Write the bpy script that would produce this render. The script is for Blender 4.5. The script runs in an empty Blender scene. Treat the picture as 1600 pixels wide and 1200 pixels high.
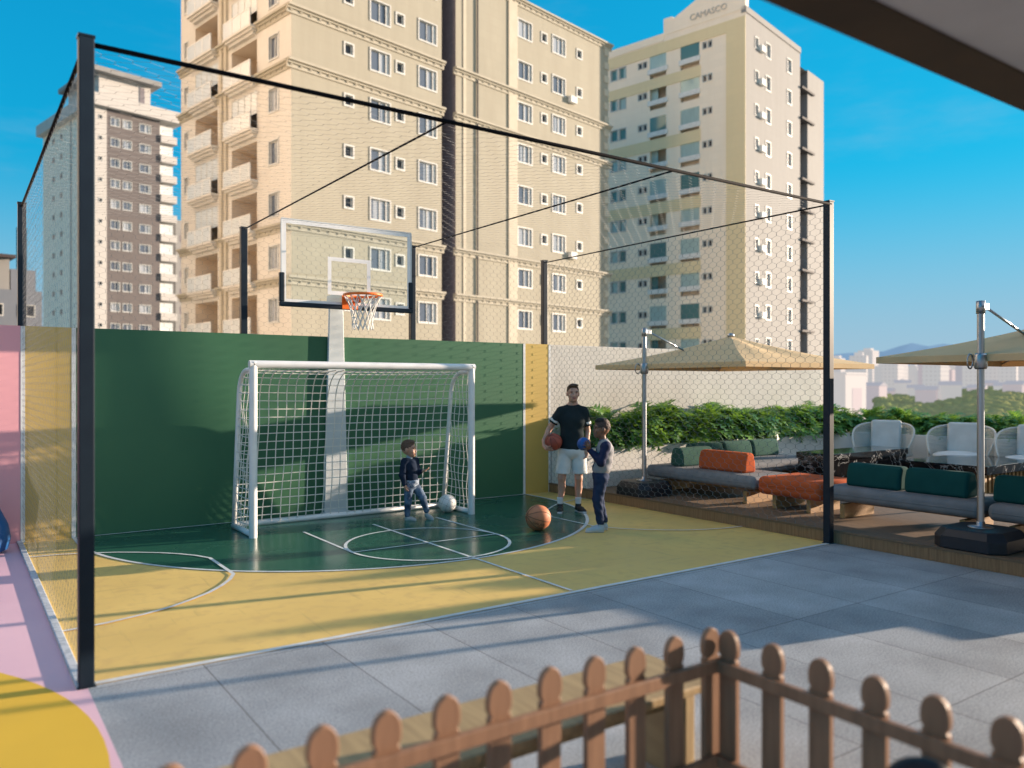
import bpy, bmesh, math, random
import numpy as np
from mathutils import Vector, Matrix, Euler, Quaternion

R = math.radians
rnd = random.Random(11)
sc = bpy.context.scene
col = sc.collection

# ------------------------------------------------------------------ helpers
def link(o, parent=None):
    col.objects.link(o)
    if parent is not None:
        o.parent = parent
    return o

def tag(o, label=None, cat=None, group=None, kind=None):
    if label: o['label'] = label
    if cat: o['category'] = cat
    if group: o['group'] = group
    if kind: o['kind'] = kind
    return o

def thing(name, label, cat, loc=(0, 0, 0), rz=0.0, group=None):
    o = bpy.data.objects.new(name, None)
    o.empty_display_size = 0.2
    link(o)
    o.location = loc
    o.rotation_euler = (0, 0, rz)
    return tag(o, label, cat, group)

def dup(root, loc=None, rz=None, label=None, parent=None):
    r = root.copy(); col.objects.link(r)
    if parent is not None: r.parent = parent
    if loc is not None: r.location = loc
    if rz is not None: r.rotation_euler = (0, 0, rz)
    if label: r['label'] = label
    for ch in list(root.children):
        dup(ch, parent=r)
    return r

class MB:
    def __init__(s):
        s.v = []; s.f = []; s.m = []
    def add(s, vs, fs, mi=0):
        b = len(s.v)
        s.v += [tuple(p) for p in vs]
        for f in fs:
            s.f.append([b + i for i in f]); s.m.append(mi)
    def box(s, x0, x1, y0, y1, z0, z1, mi=0):
        s.add([(x0,y0,z0),(x1,y0,z0),(x1,y1,z0),(x0,y1,z0),(x0,y0,z1),(x1,y0,z1),(x1,y1,z1),(x0,y1,z1)],
              [(0,3,2,1),(4,5,6,7),(0,1,5,4),(1,2,6,5),(2,3,7,6),(3,0,4,7)], mi)
        return s
    def poly(s, pts, mi=0):
        s.add(pts, [list(range(len(pts)))], mi); return s
    def prism(s, poly, a, b, axis='y', mi=0):
        n = len(poly)
        def P(p, t):
            if axis == 'y': return (p[0], t, p[1])
            if axis == 'x': return (t, p[0], p[1])
            return (p[0], p[1], t)
        vs = [P(p, a) for p in poly] + [P(p, b) for p in poly]
        fs = [list(range(n))[::-1], list(range(n, 2*n))]
        fs += [(i, (i+1) % n, n + (i+1) % n, n + i) for i in range(n)]
        s.add(vs, fs, mi); return s
    def tube(s, pts, r, n=8, closed=False, cap=True, mi=0):
        pts = [Vector(p) for p in pts]; m = len(pts)
        rs = r if isinstance(r, (list, tuple)) else [r]*m
        vs = []; up = None
        for i, p in enumerate(pts):
            if closed: d = pts[(i+1) % m] - pts[i-1]
            elif i == 0: d = pts[1]-pts[0]
            elif i == m-1: d = pts[-1]-pts[-2]
            else: d = (pts[i+1]-p).normalized() + (p-pts[i-1]).normalized()
            if d.length < 1e-9: d = Vector((0,0,1))
            d.normalize()
            if up is None:
                up = Vector((0,0,1)) if abs(d.z) < .9 else Vector((1,0,0))
            a = d.cross(up)
            if a.length < 1e-6: a = d.orthogonal()
            a.normalize(); b = a.cross(d).normalized(); up = b
            for k in range(n):
                t = 2*math.pi*(k+.5)/n
                vs.append(p + a*(rs[i]*math.cos(t)) + b*(rs[i]*math.sin(t)))
        fs = []
        for i in range(m if closed else m-1):
            j = (i+1) % m
            for k in range(n):
                k2 = (k+1) % n
                fs.append((i*n+k, i*n+k2, j*n+k2, j*n+k))
        if cap and not closed:
            fs.append(list(range(n))); fs.append(list(range((m-1)*n, m*n))[::-1])
        s.add(vs, fs, mi); return s
    def lathe(s, prof, c=(0,0,0), n=24, mi=0):
        vs = []; m = len(prof)
        for (r, z) in prof:
            for k in range(n):
                t = 2*math.pi*k/n
                vs.append((c[0]+r*math.cos(t), c[1]+r*math.sin(t), c[2]+z))
        fs = []
        for i in range(m-1):
            for k in range(n):
                k2 = (k+1) % n
                fs.append((i*n+k, i*n+k2, (i+1)*n+k2, (i+1)*n+k))
        fs.append(list(range(n))[::-1]); fs.append(list(range((m-1)*n, m*n)))
        s.add(vs, fs, mi); return s
    def sphere(s, c, r, nu=32, nv=18, mi=0):
        rr = r if isinstance(r, (tuple, list)) else (r, r, r)
        vs = [(c[0], c[1], c[2]-rr[2])]
        for i in range(1, nv):
            p = math.pi*i/nv - math.pi/2
            for k in range(nu):
                t = 2*math.pi*k/nu
                vs.append((c[0]+rr[0]*math.cos(p)*math.cos(t), c[1]+rr[1]*math.cos(p)*math.sin(t), c[2]+rr[2]*math.sin(p)))
        vs.append((c[0], c[1], c[2]+rr[2])); fs = []
        for k in range(nu):
            fs.append((0, 1+(k+1) % nu, 1+k))
            fs.append((len(vs)-1, 1+(nv-2)*nu+k, 1+(nv-2)*nu+(k+1) % nu))
        for i in range(nv-2):
            for k in range(nu):
                k2 = (k+1) % nu
                fs.append((1+i*nu+k, 1+i*nu+k2, 1+(i+1)*nu+k2, 1+(i+1)*nu+k))
        s.add(vs, fs, mi); return s
    def xf(s, M):
        s.v = [tuple(M @ Vector(p)) for p in s.v]; return s
    def build(s, name, mats, parent=None, smooth=False, bevel=0, seg=2, recalc=True, loc=None, rz=None):
        me = bpy.data.meshes.new(name)
        me.from_pydata(s.v, [], s.f)
        ml = mats if isinstance(mats, (list, tuple)) else [mats]
        for m in ml: me.materials.append(m)
        me.polygons.foreach_set('material_index', s.m)
        if recalc:
            bm = bmesh.new(); bm.from_mesh(me)
            bmesh.ops.recalc_face_normals(bm, faces=bm.faces)
            bm.to_mesh(me); bm.free()
        if smooth:
            me.polygons.foreach_set('use_smooth', [True]*len(me.polygons))
        me.update()
        o = bpy.data.objects.new(name, me)
        link(o, parent)
        if loc is not None: o.location = loc
        if rz is not None: o.rotation_euler = (0, 0, rz)
        if bevel:
            b = o.modifiers.new('bevel', 'BEVEL'); b.width = bevel; b.segments = seg
            b.limit_method = 'ANGLE'; b.angle_limit = R(40)
        if smooth and bevel:
            pass
        return o

# ------------------------------------------------------------------ materials
def new_mat(name):
    m = bpy.data.materials.new(name); m.use_nodes = True
    nt = m.node_tree
    return m, nt, nt.nodes['Principled BSDF']

def nd(nt, t, **kw):
    n = nt.nodes.new(t)
    for k, v in kw.items(): setattr(n, k, v)
    return n

def coords(nt, stretch=(1,1,1), kind='Object'):
    tc = nd(nt, 'ShaderNodeTexCoord')
    mp = nd(nt, 'ShaderNodeMapping'); mp.inputs['Scale'].default_value = stretch
    nt.links.new(tc.outputs[kind], mp.inputs['Vector'])
    return mp.outputs['Vector']

def c4(c): return (c[0], c[1], c[2], 1)

def pmat(name, c1, c2=None, scale=4, detail=5, rough=.55, r2=None, bump=0, bscale=None, bdist=.01, metal=0, spec=.4,
         stretch=(1,1,1), coat=0, lo=.35, hi=.65, c3=None, s3=40, sss=0, bstretch=None, scuff=0):
    m, nt, b = new_mat(name)
    v = coords(nt, stretch)
    b.inputs['Roughness'].default_value = rough
    b.inputs['Metallic'].default_value = metal
    b.inputs['Specular IOR Level'].default_value = spec
    b.inputs['Coat Weight'].default_value = coat
    b.inputs['Coat Roughness'].default_value = .12
    if sss:
        b.inputs['Subsurface Weight'].default_value = sss
        b.inputs['Subsurface Radius'].default_value = (.01, .004, .002)
    if c2 is None: c2 = tuple(x*.82 for x in c1)
    nz = nd(nt, 'ShaderNodeTexNoise'); nz.inputs['Scale'].default_value = scale; nz.inputs['Detail'].default_value = detail
    nt.links.new(v, nz.inputs['Vector'])
    mr = nd(nt, 'ShaderNodeMapRange'); mr.inputs[1].default_value = lo; mr.inputs[2].default_value = hi
    nt.links.new(nz.outputs['Fac'], mr.inputs[0])
    mx = nd(nt, 'ShaderNodeMix', data_type='RGBA')
    mx.inputs['A'].default_value = c4(c1); mx.inputs['B'].default_value = c4(c2)
    nt.links.new(mr.outputs[0], mx.inputs['Factor'])
    out = mx.outputs['Result']
    if c3 is not None:
        n3 = nd(nt, 'ShaderNodeTexNoise'); n3.inputs['Scale'].default_value = s3; n3.inputs['Detail'].default_value = 3
        nt.links.new(v, n3.inputs['Vector'])
        m3 = nd(nt, 'ShaderNodeMapRange'); m3.inputs[1].default_value = .5; m3.inputs[2].default_value = .72
        nt.links.new(n3.outputs['Fac'], m3.inputs[0])
        x3 = nd(nt, 'ShaderNodeMix', data_type='RGBA'); x3.inputs['B'].default_value = c4(c3)
        nt.links.new(out, x3.inputs['A']); nt.links.new(m3.outputs[0], x3.inputs['Factor'])
        out = x3.outputs['Result']
    if scuff:                       # thin curved rubbing marks
        for k, (sx, sy, rot) in enumerate(((1.1, 14, .4), (16, 1.3, -.3))):
            tcs = nd(nt, 'ShaderNodeTexCoord'); mps = nd(nt, 'ShaderNodeMapping'); mps.inputs['Scale'].default_value = (sx, sy, 1); mps.inputs['Rotation'].default_value = (0, 0, rot)
            nt.links.new(tcs.outputs['Object'], mps.inputs['Vector'])
            ns_ = nd(nt, 'ShaderNodeTexNoise'); ns_.inputs['Scale'].default_value = 1; ns_.inputs['Detail'].default_value = 5; ns_.inputs['Distortion'].default_value = .8
            nt.links.new(mps.outputs[0], ns_.inputs['Vector'])
            ms = nd(nt, 'ShaderNodeMapRange'); ms.inputs[1].default_value = .62; ms.inputs[2].default_value = .76; ms.inputs[4].default_value = scuff
            nt.links.new(ns_.outputs['Fac'], ms.inputs[0])
            xs = nd(nt, 'ShaderNodeMix', data_type='RGBA'); xs.inputs['B'].default_value = c4(tuple(x*.45+.03 for x in c1))
            nt.links.new(out, xs.inputs['A']); nt.links.new(ms.outputs[0], xs.inputs['Factor']); out = xs.outputs['Result']
    nt.links.new(out, b.inputs['Base Color'])
    if r2 is not None:
        mrr = nd(nt, 'ShaderNodeMapRange'); mrr.inputs[1].default_value = lo; mrr.inputs[2].default_value = hi
        mrr.inputs[3].default_value = rough; mrr.inputs[4].default_value = r2
        nt.links.new(nz.outputs['Fac'], mrr.inputs[0]); nt.links.new(mrr.outputs[0], b.inputs['Roughness'])
    if bump:
        nb = nd(nt, 'ShaderNodeTexNoise'); nb.inputs['Scale'].default_value = bscale or scale*6; nb.inputs['Detail'].default_value = 4
        vb = coords(nt, bstretch) if bstretch else v
        nt.links.new(vb, nb.inputs['Vector'])
        bp = nd(nt, 'ShaderNodeBump'); bp.inputs['Strength'].default_value = bump; bp.inputs['Distance'].default_value = bdist
        nt.links.new(nb.outputs['Fac'], bp.inputs['Height']); nt.links.new(bp.outputs[0], b.inputs['Normal'])
    return m

M = {}
# floors and walls
M['yellow'] = pmat('court_yellow', (.78,.545,.18), (.70,.485,.16), scale=.9, detail=9, rough=.62, r2=.48, c3=(.66,.45,.16), s3=7, scuff=.38, bump=.08, bscale=160, bdist=.002, spec=.25)
M['green'] = pmat('court_green', (.026,.115,.075), (.018,.09,.062), scale=1.1, detail=9, rough=.17, r2=.32, c3=(.030,.12,.082), s3=9, scuff=.25, bump=.05, bscale=120, bdist=.0015, spec=.5)
M['line'] = pmat('line_white', (.72,.74,.74), (.6,.62,.63), scale=9, rough=.5)
M['w_green'] = pmat('wall_green', (.043,.145,.075), (.036,.125,.068), scale=.6, rough=.45, r2=.6, bump=.06, bscale=60, bdist=.003, spec=.3)
M['w_yellow'] = pmat('wall_yellow', (.56,.39,.105), (.51,.355,.10), scale=.8, rough=.6, bump=.06, bscale=60, bdist=.003, spec=.25)
M['w_pink'] = pmat('wall_pink', (.78,.38,.42), (.72,.35,.40), scale=.8, rough=.6, bump=.06, bscale=60, bdist=.003, spec=.25)
M['f_pink'] = pmat('floor_pink', (.80,.52,.60), (.74,.47,.56), scale=.8, rough=.6, bump=.1, bscale=130, bdist=.002, spec=.25)
M['f_sun'] = pmat('floor_golden', (.76,.48,.05), (.70,.44,.05), scale=.9, rough=.62, bump=.1, bscale=130, bdist=.002, spec=.25)
M['blue_paint'] = pmat('mural_blue', (.01,.10,.30), (.012,.085,.26), scale=2, rough=.5)
M['plaster'] = pmat('rough_plaster', (.62,.60,.56), (.56,.54,.50), scale=2.2, rough=.85, bump=.55, bscale=34, bdist=.012, spec=.15, c3=(.56,.54,.50), s3=30)
M['planter'] = pmat('planter_white', (.74,.73,.71), (.66,.65,.63), scale=1.6, rough=.75, bump=.25, bscale=70, bdist=.006, spec=.2)
M['slab'] = pmat('slab_concrete', (.45,.465,.475), (.40,.41,.42), scale=2.0, rough=.85, bump=.35, bscale=60, bdist=.004, spec=.2)
M['beam'] = pmat('beam_dark', (.075,.055,.036), (.055,.042,.03), scale=1.5, rough=.8, bump=.3, bscale=40, bdist=.004, spec=.2)
M['navy'] = pmat('navy_steel', (.012,.022,.035), (.010,.018,.030), scale=8, rough=.42, bump=.04, bscale=200, bdist=.001, spec=.2)
M['cable'] = pmat('cable_black', (.008,.008,.010), rough=.8, spec=.05)
M['wire'] = pmat('net_wire', (.24,.25,.26), (.17,.18,.19), scale=20, rough=.7)
M['kerb'] = pmat('kerb_white', (.55,.58,.62), (.40,.44,.48), scale=24, detail=2, rough=.7, lo=.45, hi=.55)
M['white_paint'] = pmat('white_paint', (.80,.80,.80), (.72,.72,.73), scale=6, rough=.32, spec=.5)
M['pole_grey'] = pmat('pole_light_grey', (.62,.66,.68), (.56,.60,.62), scale=3, rough=.45, spec=.4)
M['cord'] = pmat('net_cord', (.74,.73,.70), (.62,.61,.58), scale=60, rough=.8)
M['orange_steel'] = pmat('rim_orange', (.95,.20,.03), (.85,.17,.02), scale=12, rough=.4)
M['steel'] = pmat('brushed_steel', (.42,.44,.47), (.34,.36,.39), scale=30, rough=.28, r2=.4, metal=1, stretch=(1,1,.05))
M['bluejoint'] = pmat('crank_blue', (.02,.14,.34), rough=.35)
M['blackplastic'] = pmat('black_plastic', (.012,.016,.024), (.009,.012,.018), scale=14, rough=.45, bump=.15, bscale=90, bdist=.002)
M['canopy'] = pmat('canopy_tan', (.68,.50,.29), (.62,.46,.265), scale=3, rough=.85, bump=.1, bscale=200, bdist=.002, spec=.1)
M['grey_fab'] = pmat('grey_fabric', (.24,.245,.26), (.19,.195,.21), scale=5, rough=.95, bump=.4, bscale=260, bdist=.003, spec=.1)
M['orange_fab'] = pmat('orange_fabric', (.56,.12,.042), (.49,.10,.036), scale=4, rough=.95, bump=.35, bscale=260, bdist=.003, spec=.1)
M['green_fab'] = pmat('green_fabric', (.055,.125,.10), (.045,.105,.085), scale=4, rough=.95, bump=.35, bscale=260, bdist=.003, spec=.1)
M['teal_fab'] = pmat('teal_fabric', (.010,.075,.072), (.008,.062,.06), scale=4, rough=.9, bump=.35, bscale=260, bdist=.003, spec=.12)
M['white_fab'] = pmat('white_fabric', (.66,.67,.66), (.58,.59,.58), scale=5, rough=.95, bump=.4, bscale=160, bdist=.004, spec=.1)
M['rope'] = pmat('rope_cream', (.64,.62,.57), (.54,.52,.47), scale=50, rough=.9)
M['legwood'] = pmat('leg_wood', (.46,.27,.11), (.38,.21,.085), scale=3, rough=.6, stretch=(1,1,12))
M['picket'] = pmat('picket_wood', (.325,.178,.105), (.245,.132,.078), scale=5, rough=.5, bump=.2, bscale=30, bdist=.003, stretch=(6,6,.7))
M['bench'] = pmat('bench_wood', (.46,.335,.175), (.35,.25,.13), scale=3.2, rough=.55, bump=.15, bscale=12, bdist=.003, stretch=(12,.9,3))
M['leafA'] = pmat('leaf_green', (.11,.27,.06), (.17,.36,.075), scale=3, rough=.45, spec=.4)
M['leafB'] = pmat('leaf_dark_green', (.055,.17,.05), (.09,.235,.06), scale=3, rough=.42, spec=.4)
M['stem'] = pmat('stem_green', (.07,.11,.03), rough=.6)
M['bark'] = pmat('bark', (.10,.07,.05), (.06,.045,.03), scale=10, rough=.9, bump=.5, stretch=(4,4,1))
M['soil'] = pmat('soil', (.03,.022,.016), rough=1)

def leaf_translucent(m):
    nt = m.node_tree; b = nt.nodes['Principled BSDF']; out = nt.nodes['Material Output']
    tr = nd(nt, 'ShaderNodeBsdfTranslucent'); tr.inputs['Color'].default_value = (.26,.46,.06,1)
    mx = nd(nt, 'ShaderNodeMixShader'); mx.inputs[0].default_value = .28
    nt.links.new(b.outputs[0], mx.inputs[1]); nt.links.new(tr.outputs[0], mx.inputs[2])
    nt.links.new(mx.outputs[0], out.inputs['Surface'])
leaf_translucent(M['leafA']); leaf_translucent(M['leafB'])

def canopy_mat():
    m = M['canopy']; nt = m.node_tree; b = nt.nodes['Principled BSDF']; out = nt.nodes['Material Output']
    tr = nd(nt, 'ShaderNodeBsdfTranslucent'); tr.inputs['Color'].default_value = (.55,.30,.12,1)
    mx = nd(nt, 'ShaderNodeMixShader'); mx.inputs[0].default_value = .05
    nt.links.new(b.outputs[0], mx.inputs[1]); nt.links.new(tr.outputs[0], mx.inputs[2])
    nt.links.new(mx.outputs[0], out.inputs['Surface'])
canopy_mat()

def stone_mat():
    m, nt, b = new_mat('pavement_stone')
    tc = nd(nt, 'ShaderNodeTexCoord')
    mp = nd(nt, 'ShaderNodeMapping'); mp.inputs['Location'].default_value = (-.525, -5.30 % .755, 0)
    nt.links.new(tc.outputs['Object'], mp.inputs['Vector'])
    br = nd(nt, 'ShaderNodeTexBrick'); br.offset = 0; br.squash = 1
    br.inputs['Scale'].default_value = 1; br.inputs['Brick Width'].default_value = .797; br.inputs['Row Height'].default_value = 1.51
    br.inputs['Mortar Size'].default_value = .0035; br.inputs['Mortar Smooth'].default_value = .2; br.inputs['Bias'].default_value = 0
    br.inputs['Color1'].default_value = (.32,.345,.375,1); br.inputs['Color2'].default_value = (.41,.435,.465,1)
    br.inputs['Mortar'].default_value = (.10,.10,.10,1)
    nt.links.new(mp.outputs[0], br.inputs['Vector'])
    n1 = nd(nt, 'ShaderNodeTexNoise'); n1.inputs['Scale'].default_value = 75; n1.inputs['Detail'].default_value = 5; n1.inputs['Roughness'].default_value = .75
    nt.links.new(tc.outputs['Object'], n1.inputs['Vector'])
    n2 = nd(nt, 'ShaderNodeTexNoise'); n2.inputs['Scale'].default_value = 1.7; n2.inputs['Detail'].default_value = 6
    nt.links.new(tc.outputs['Object'], n2.inputs['Vector'])
    r1 = nd(nt, 'ShaderNodeMapRange'); r1.inputs[1].default_value = .3; r1.inputs[2].default_value = .7; r1.inputs[3].default_value = .45; r1.inputs[4].default_value = 1.5
    nt.links.new(n1.outputs['Fac'], r1.inputs[0])
    r2 = nd(nt, 'ShaderNodeMapRange'); r2.inputs[1].default_value = .3; r2.inputs[2].default_value = .7; r2.inputs[3].default_value = .74; r2.inputs[4].default_value = 1.14
    nt.links.new(n2.outputs['Fac'], r2.inputs[0])
    mu = nd(nt, 'ShaderNodeMath', operation='MULTIPLY'); nt.links.new(r1.outputs[0], mu.inputs[0]); nt.links.new(r2.outputs[0], mu.inputs[1])
    vm = nd(nt, 'ShaderNodeVectorMath', operation='SCALE'); nt.links.new(br.outputs['Color'], vm.inputs[0]); nt.links.new(mu.outputs[0], vm.inputs['Scale'])
    nt.links.new(vm.outputs[0], b.inputs['Base Color'])
    b.inputs['Roughness'].default_value = .7; b.inputs['Specular IOR Level'].default_value = .3
    bp = nd(nt, 'ShaderNodeBump'); bp.inputs['Strength'].default_value = .5; bp.inputs['Distance'].default_value = .004
    nt.links.new(n1.outputs['Fac'], bp.inputs['Height']); nt.links.new(bp.outputs[0], b.inputs['Normal'])
    return m
M['stone'] = stone_mat()

def deck_mat(name, c1, c2, stretch, plank=None):
    m, nt, b = new_mat(name)
    v = coords(nt, stretch)
    n1 = nd(nt, 'ShaderNodeTexNoise'); n1.inputs['Scale'].default_value = 1; n1.inputs['Detail'].default_value = 6; n1.inputs['Roughness'].default_value = .7
    nt.links.new(v, n1.inputs['Vector'])
    mr = nd(nt, 'ShaderNodeMapRange'); mr.inputs[1].default_value = .32; mr.inputs[2].default_value = .68
    nt.links.new(n1.outputs['Fac'], mr.inputs[0])
    mx = nd(nt, 'ShaderNodeMix', data_type='RGBA'); mx.inputs['A'].default_value = c4(c1); mx.inputs['B'].default_value = c4(c2)
    nt.links.new(mr.outputs[0], mx.inputs['Factor']); nt.links.new(mx.outputs['Result'], b.inputs['Base Color'])
    b.inputs['Roughness'].default_value = .62; b.inputs['Specular IOR Level'].default_value = .3
    bp = nd(nt, 'ShaderNodeBump'); bp.inputs['Strength'].default_value = .4; bp.inputs['Distance'].default_value = .003
    nt.links.new(n1.outputs['Fac'], bp.inputs['Height']); nt.links.new(bp.outputs[0], b.inputs['Normal'])
    return m
M['deck_top'] = deck_mat('deck_top_wood', (.22,.145,.09), (.13,.088,.058), (40, 5, 40))
M['deck_face'] = deck_mat('deck_face_wood', (.33,.20,.105), (.20,.115,.06), (60, 55, 3))

def marble_mat():
    m, nt, b = new_mat('black_marble')
    v = coords(nt, (1,1,1))
    n1 = nd(nt, 'ShaderNodeTexNoise'); n1.inputs['Scale'].default_value = 3.2; n1.inputs['Detail'].default_value = 8; n1.inputs['Distortion'].default_value = 1.6
    nt.links.new(v, n1.inputs['Vector'])
    cr = nd(nt, 'ShaderNodeValToRGB'); e = cr.color_ramp.elements
    e[0].position = .47; e[0].color = (.012,.012,.014,1); e[1].position = .53; e[1].color = (.012,.012,.014,1)
    k = cr.color_ramp.elements.new(.5); k.color = (.62,.60,.57,1)
    k = cr.color_ramp.elements.new(.49); k.color = (.06,.06,.06,1)
    k = cr.color_ramp.elements.new(.51); k.color = (.06,.06,.06,1)
    nt.links.new(n1.outputs['Fac'], cr.inputs[0]); nt.links.new(cr.outputs[0], b.inputs['Base Color'])
    b.inputs['Roughness'].default_value = .08; b.inputs['Specular IOR Level'].default_value = .6
    return m
M['marble'] = marble_mat()

def glass_clear():
    m, nt, b = new_mat('backboard_glass')
    out = nt.nodes['Material Output']
    tr = nd(nt, 'ShaderNodeBsdfTransparent'); tr.inputs['Color'].default_value = (.93,.96,.96,1)
    gl = nd(nt, 'ShaderNodeBsdfGlossy'); gl.inputs['Roughness'].default_value = .02; gl.inputs['Color'].default_value = (.9,.95,1,1)
    fr = nd(nt, 'ShaderNodeFresnel'); fr.inputs['IOR'].default_value = 1.35
    mx = nd(nt, 'ShaderNodeMixShader')
    nt.links.new(fr.outputs[0], mx.inputs[0]); nt.links.new(tr.outputs[0], mx.inputs[1]); nt.links.new(gl.outputs[0], mx.inputs[2])
    nt.links.new(mx.outputs[0], out.inputs['Surface'])
    return m
M['glass'] = glass_clear()

# far buildings
def facade_mat(name, c1, c2, tile=(1.2, .6), mort=.9):
    m, nt, b = new_mat(name)
    tc = nd(nt, 'ShaderNodeTexCoord')
    sp = nd(nt, 'ShaderNodeSeparateXYZ'); nt.links.new(tc.outputs['Object'], sp.inputs[0])
    ad = nd(nt, 'ShaderNodeMath', operation='ADD'); nt.links.new(sp.outputs[0], ad.inputs[0]); nt.links.new(sp.outputs[1], ad.inputs[1])
    cb = nd(nt, 'ShaderNodeCombineXYZ'); nt.links.new(ad.outputs[0], cb.inputs[0]); nt.links.new(sp.outputs[2], cb.inputs[1])
    br = nd(nt, 'ShaderNodeTexBrick'); br.offset = .5
    br.inputs['Scale'].default_value = 1; br.inputs['Brick Width'].default_value = tile[0]; br.inputs['Row Height'].default_value = tile[1]
    br.inputs['Mortar Size'].default_value = .012
    br.inputs['Color1'].default_value = c4(c1); br.inputs['Color2'].default_value = c4(tuple(x*.965 for x in c1)); br.inputs['Mortar'].default_value = c4(tuple(x*mort for x in c1))
    nt.links.new(cb.outputs[0], br.inputs['Vector'])
    n = nd(nt, 'ShaderNodeTexNoise'); n.inputs['Scale'].default_value = .9; n.inputs['Detail'].default_value = 7; n.inputs['Roughness'].default_value = .65
    nmp = nd(nt, 'ShaderNodeMapping'); nmp.inputs['Scale'].default_value = (1, 1, .13)
    nt.links.new(tc.outputs['Object'], nmp.inputs[0]); nt.links.new(nmp.outputs[0], n.inputs['Vector'])
    # rain streaks below ledges: noise stretched along z
    mr = nd(nt, 'ShaderNodeMapRange'); mr.inputs[1].default_value = .4; mr.inputs[2].default_value = .75
    nt.links.new(n.outputs['Fac'], mr.inputs[0])
    mx = nd(nt, 'ShaderNodeMix', data_type='RGBA'); mx.inputs['B'].default_value = c4(c2)
    nt.links.new(br.outputs['Color'], mx.inputs['A']); nt.links.new(mr.outputs[0], mx.inputs['Factor'])
    nt.links.new(mx.outputs['Result'], b.inputs['Base Color'])
    b.inputs['Roughness'].default_value = .8; b.inputs['Specular IOR Level'].default_value = .2
    return m
M['t_tan'] = facade_mat('facade_tan', (.365,.338,.272), (.315,.288,.23))
M['t_cream'] = facade_mat('facade_cream', (.63,.60,.555), (.56,.53,.485))
M['t_white'] = facade_mat('facade_white', (.96,.82,.67), (.91,.77,.62))  # white lightened and warmed to make up for missing sun on these faces
M['t_white2'] = facade_mat('facade_white_lit', (.50,.475,.45), (.45,.43,.41))  # darker copy of the white for faces in full sun
M['t_yellow'] = facade_mat('facade_yellow', (.80,.66,.42), (.76,.62,.39))
M['t_brown'] = facade_mat('facade_brown', (.15,.132,.13), (.125,.11,.108))
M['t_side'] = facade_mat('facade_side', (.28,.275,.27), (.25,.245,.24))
M['t_grey'] = facade_mat('facade_grey', (.17,.19,.23), (.145,.165,.20))
M['t_recess'] = pmat('facade_recess', (.20,.18,.20), rough=.8)
M['t_dark'] = pmat('facade_dark', (.08,.075,.08), rough=.8)
M['t_trim'] = pmat('trim_cream', (.42,.385,.315), (.38,.35,.285), scale=2, rough=.8)
M['t_pil'] = pmat('pilaster_cream', (.50,.45,.36), (.46,.41,.325), scale=1.5, rough=.8)
M['t_frame'] = pmat('window_white', (.60,.60,.58), rough=.5)
M['t_inner'] = pmat('balcony_interior', (.72,.60,.47), (.62,.51,.40), scale=.8, rough=.9)
M['t_roof'] = pmat('roof_dark', (.07,.05,.05), (.05,.04,.045), scale=3, rough=.8)
M['t_slab'] = pmat('balcony_white', (.78,.77,.75), rough=.7)

def window_glass(name, a, b_, tint):
    m, nt, b = new_mat(name)
    oi = nd(nt, 'ShaderNodeObjectInfo')
    tc = nd(nt, 'ShaderNodeTexCoord'); sp = nd(nt, 'ShaderNodeSeparateXYZ'); nt.links.new(tc.outputs['Object'], sp.inputs[0])
    # a curtain drawn over a random share of the pane
    mul = nd(nt, 'ShaderNodeMath', operation='MULTIPLY_ADD'); mul.inputs[1].default_value = 1.5; mul.inputs[2].default_value = -.75
    nt.links.new(oi.outputs['Random'], mul.inputs[0])
    gt = nd(nt, 'ShaderNodeMath', operation='GREATER_THAN'); nt.links.new(sp.outputs[0], gt.inputs[0]); nt.links.new(mul.outputs[0], gt.inputs[1])
    n = nd(nt, 'ShaderNodeTexNoise'); n.inputs['Scale'].default_value = 1; n.inputs['Detail'].default_value = 2
    mp = nd(nt, 'ShaderNodeMapping'); mp.inputs['Scale'].default_value = (9, 9, .5)
    nt.links.new(tc.outputs['Object'], mp.inputs[0]); nt.links.new(mp.outputs[0], n.inputs['Vector'])
    cm = nd(nt, 'ShaderNodeMix', data_type='RGBA'); cm.inputs['A'].default_value = c4(b_); cm.inputs['B'].default_value = c4(tuple(x*.55 for x in b_))
    nt.links.new(n.outputs['Fac'], cm.inputs['Factor'])
    mx = nd(nt, 'ShaderNodeMix', data_type='RGBA'); mx.inputs['A'].default_value = c4(a)
    nt.links.new(cm.outputs['Result'], mx.inputs['B']); nt.links.new(gt.outputs[0], mx.inputs['Factor'])
    nt.links.new(mx.outputs['Result'], b.inputs['Base Color'])
    b.inputs['Roughness'].default_value = .06; b.inputs['Specular IOR Level'].default_value = .6
    b.inputs['Specular Tint'].default_value = c4(tint)
    return m
M['pane'] = window_glass('window_glass', (.10,.12,.16), (.44,.47,.52), (.8,.9,1))
M['pane_teal'] = window_glass('teal_glass', (.10,.20,.20), (.50,.64,.62), (.8,1,.95))
M['pane_dark'] = pmat('dark_glass', (.035,.035,.045), rough=.1)
M['rail_glass'] = pmat('balcony_glass', (.62,.64,.64), (.54,.57,.58), scale=1, rough=.15)

# ------------------------------------------------------------------ camera, light, sky
H = 1.8
cam_d = bpy.data.cameras.new('camera'); cam = bpy.data.objects.new('camera', cam_d); col.objects.link(cam)
cam.location = (0, 0, H); cam.rotation_euler = (R(90), 0, -math.atan2(.572, .8203))
cam_d.sensor_width = 36; cam_d.lens = 1255/1600*36
cam_d.clip_start = .05; cam_d.clip_end = 20000
cam_d.dof.use_dof = True; cam_d.dof.focus_distance = 9.6; cam_d.dof.aperture_fstop = 1.0
sc.camera = cam

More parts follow.
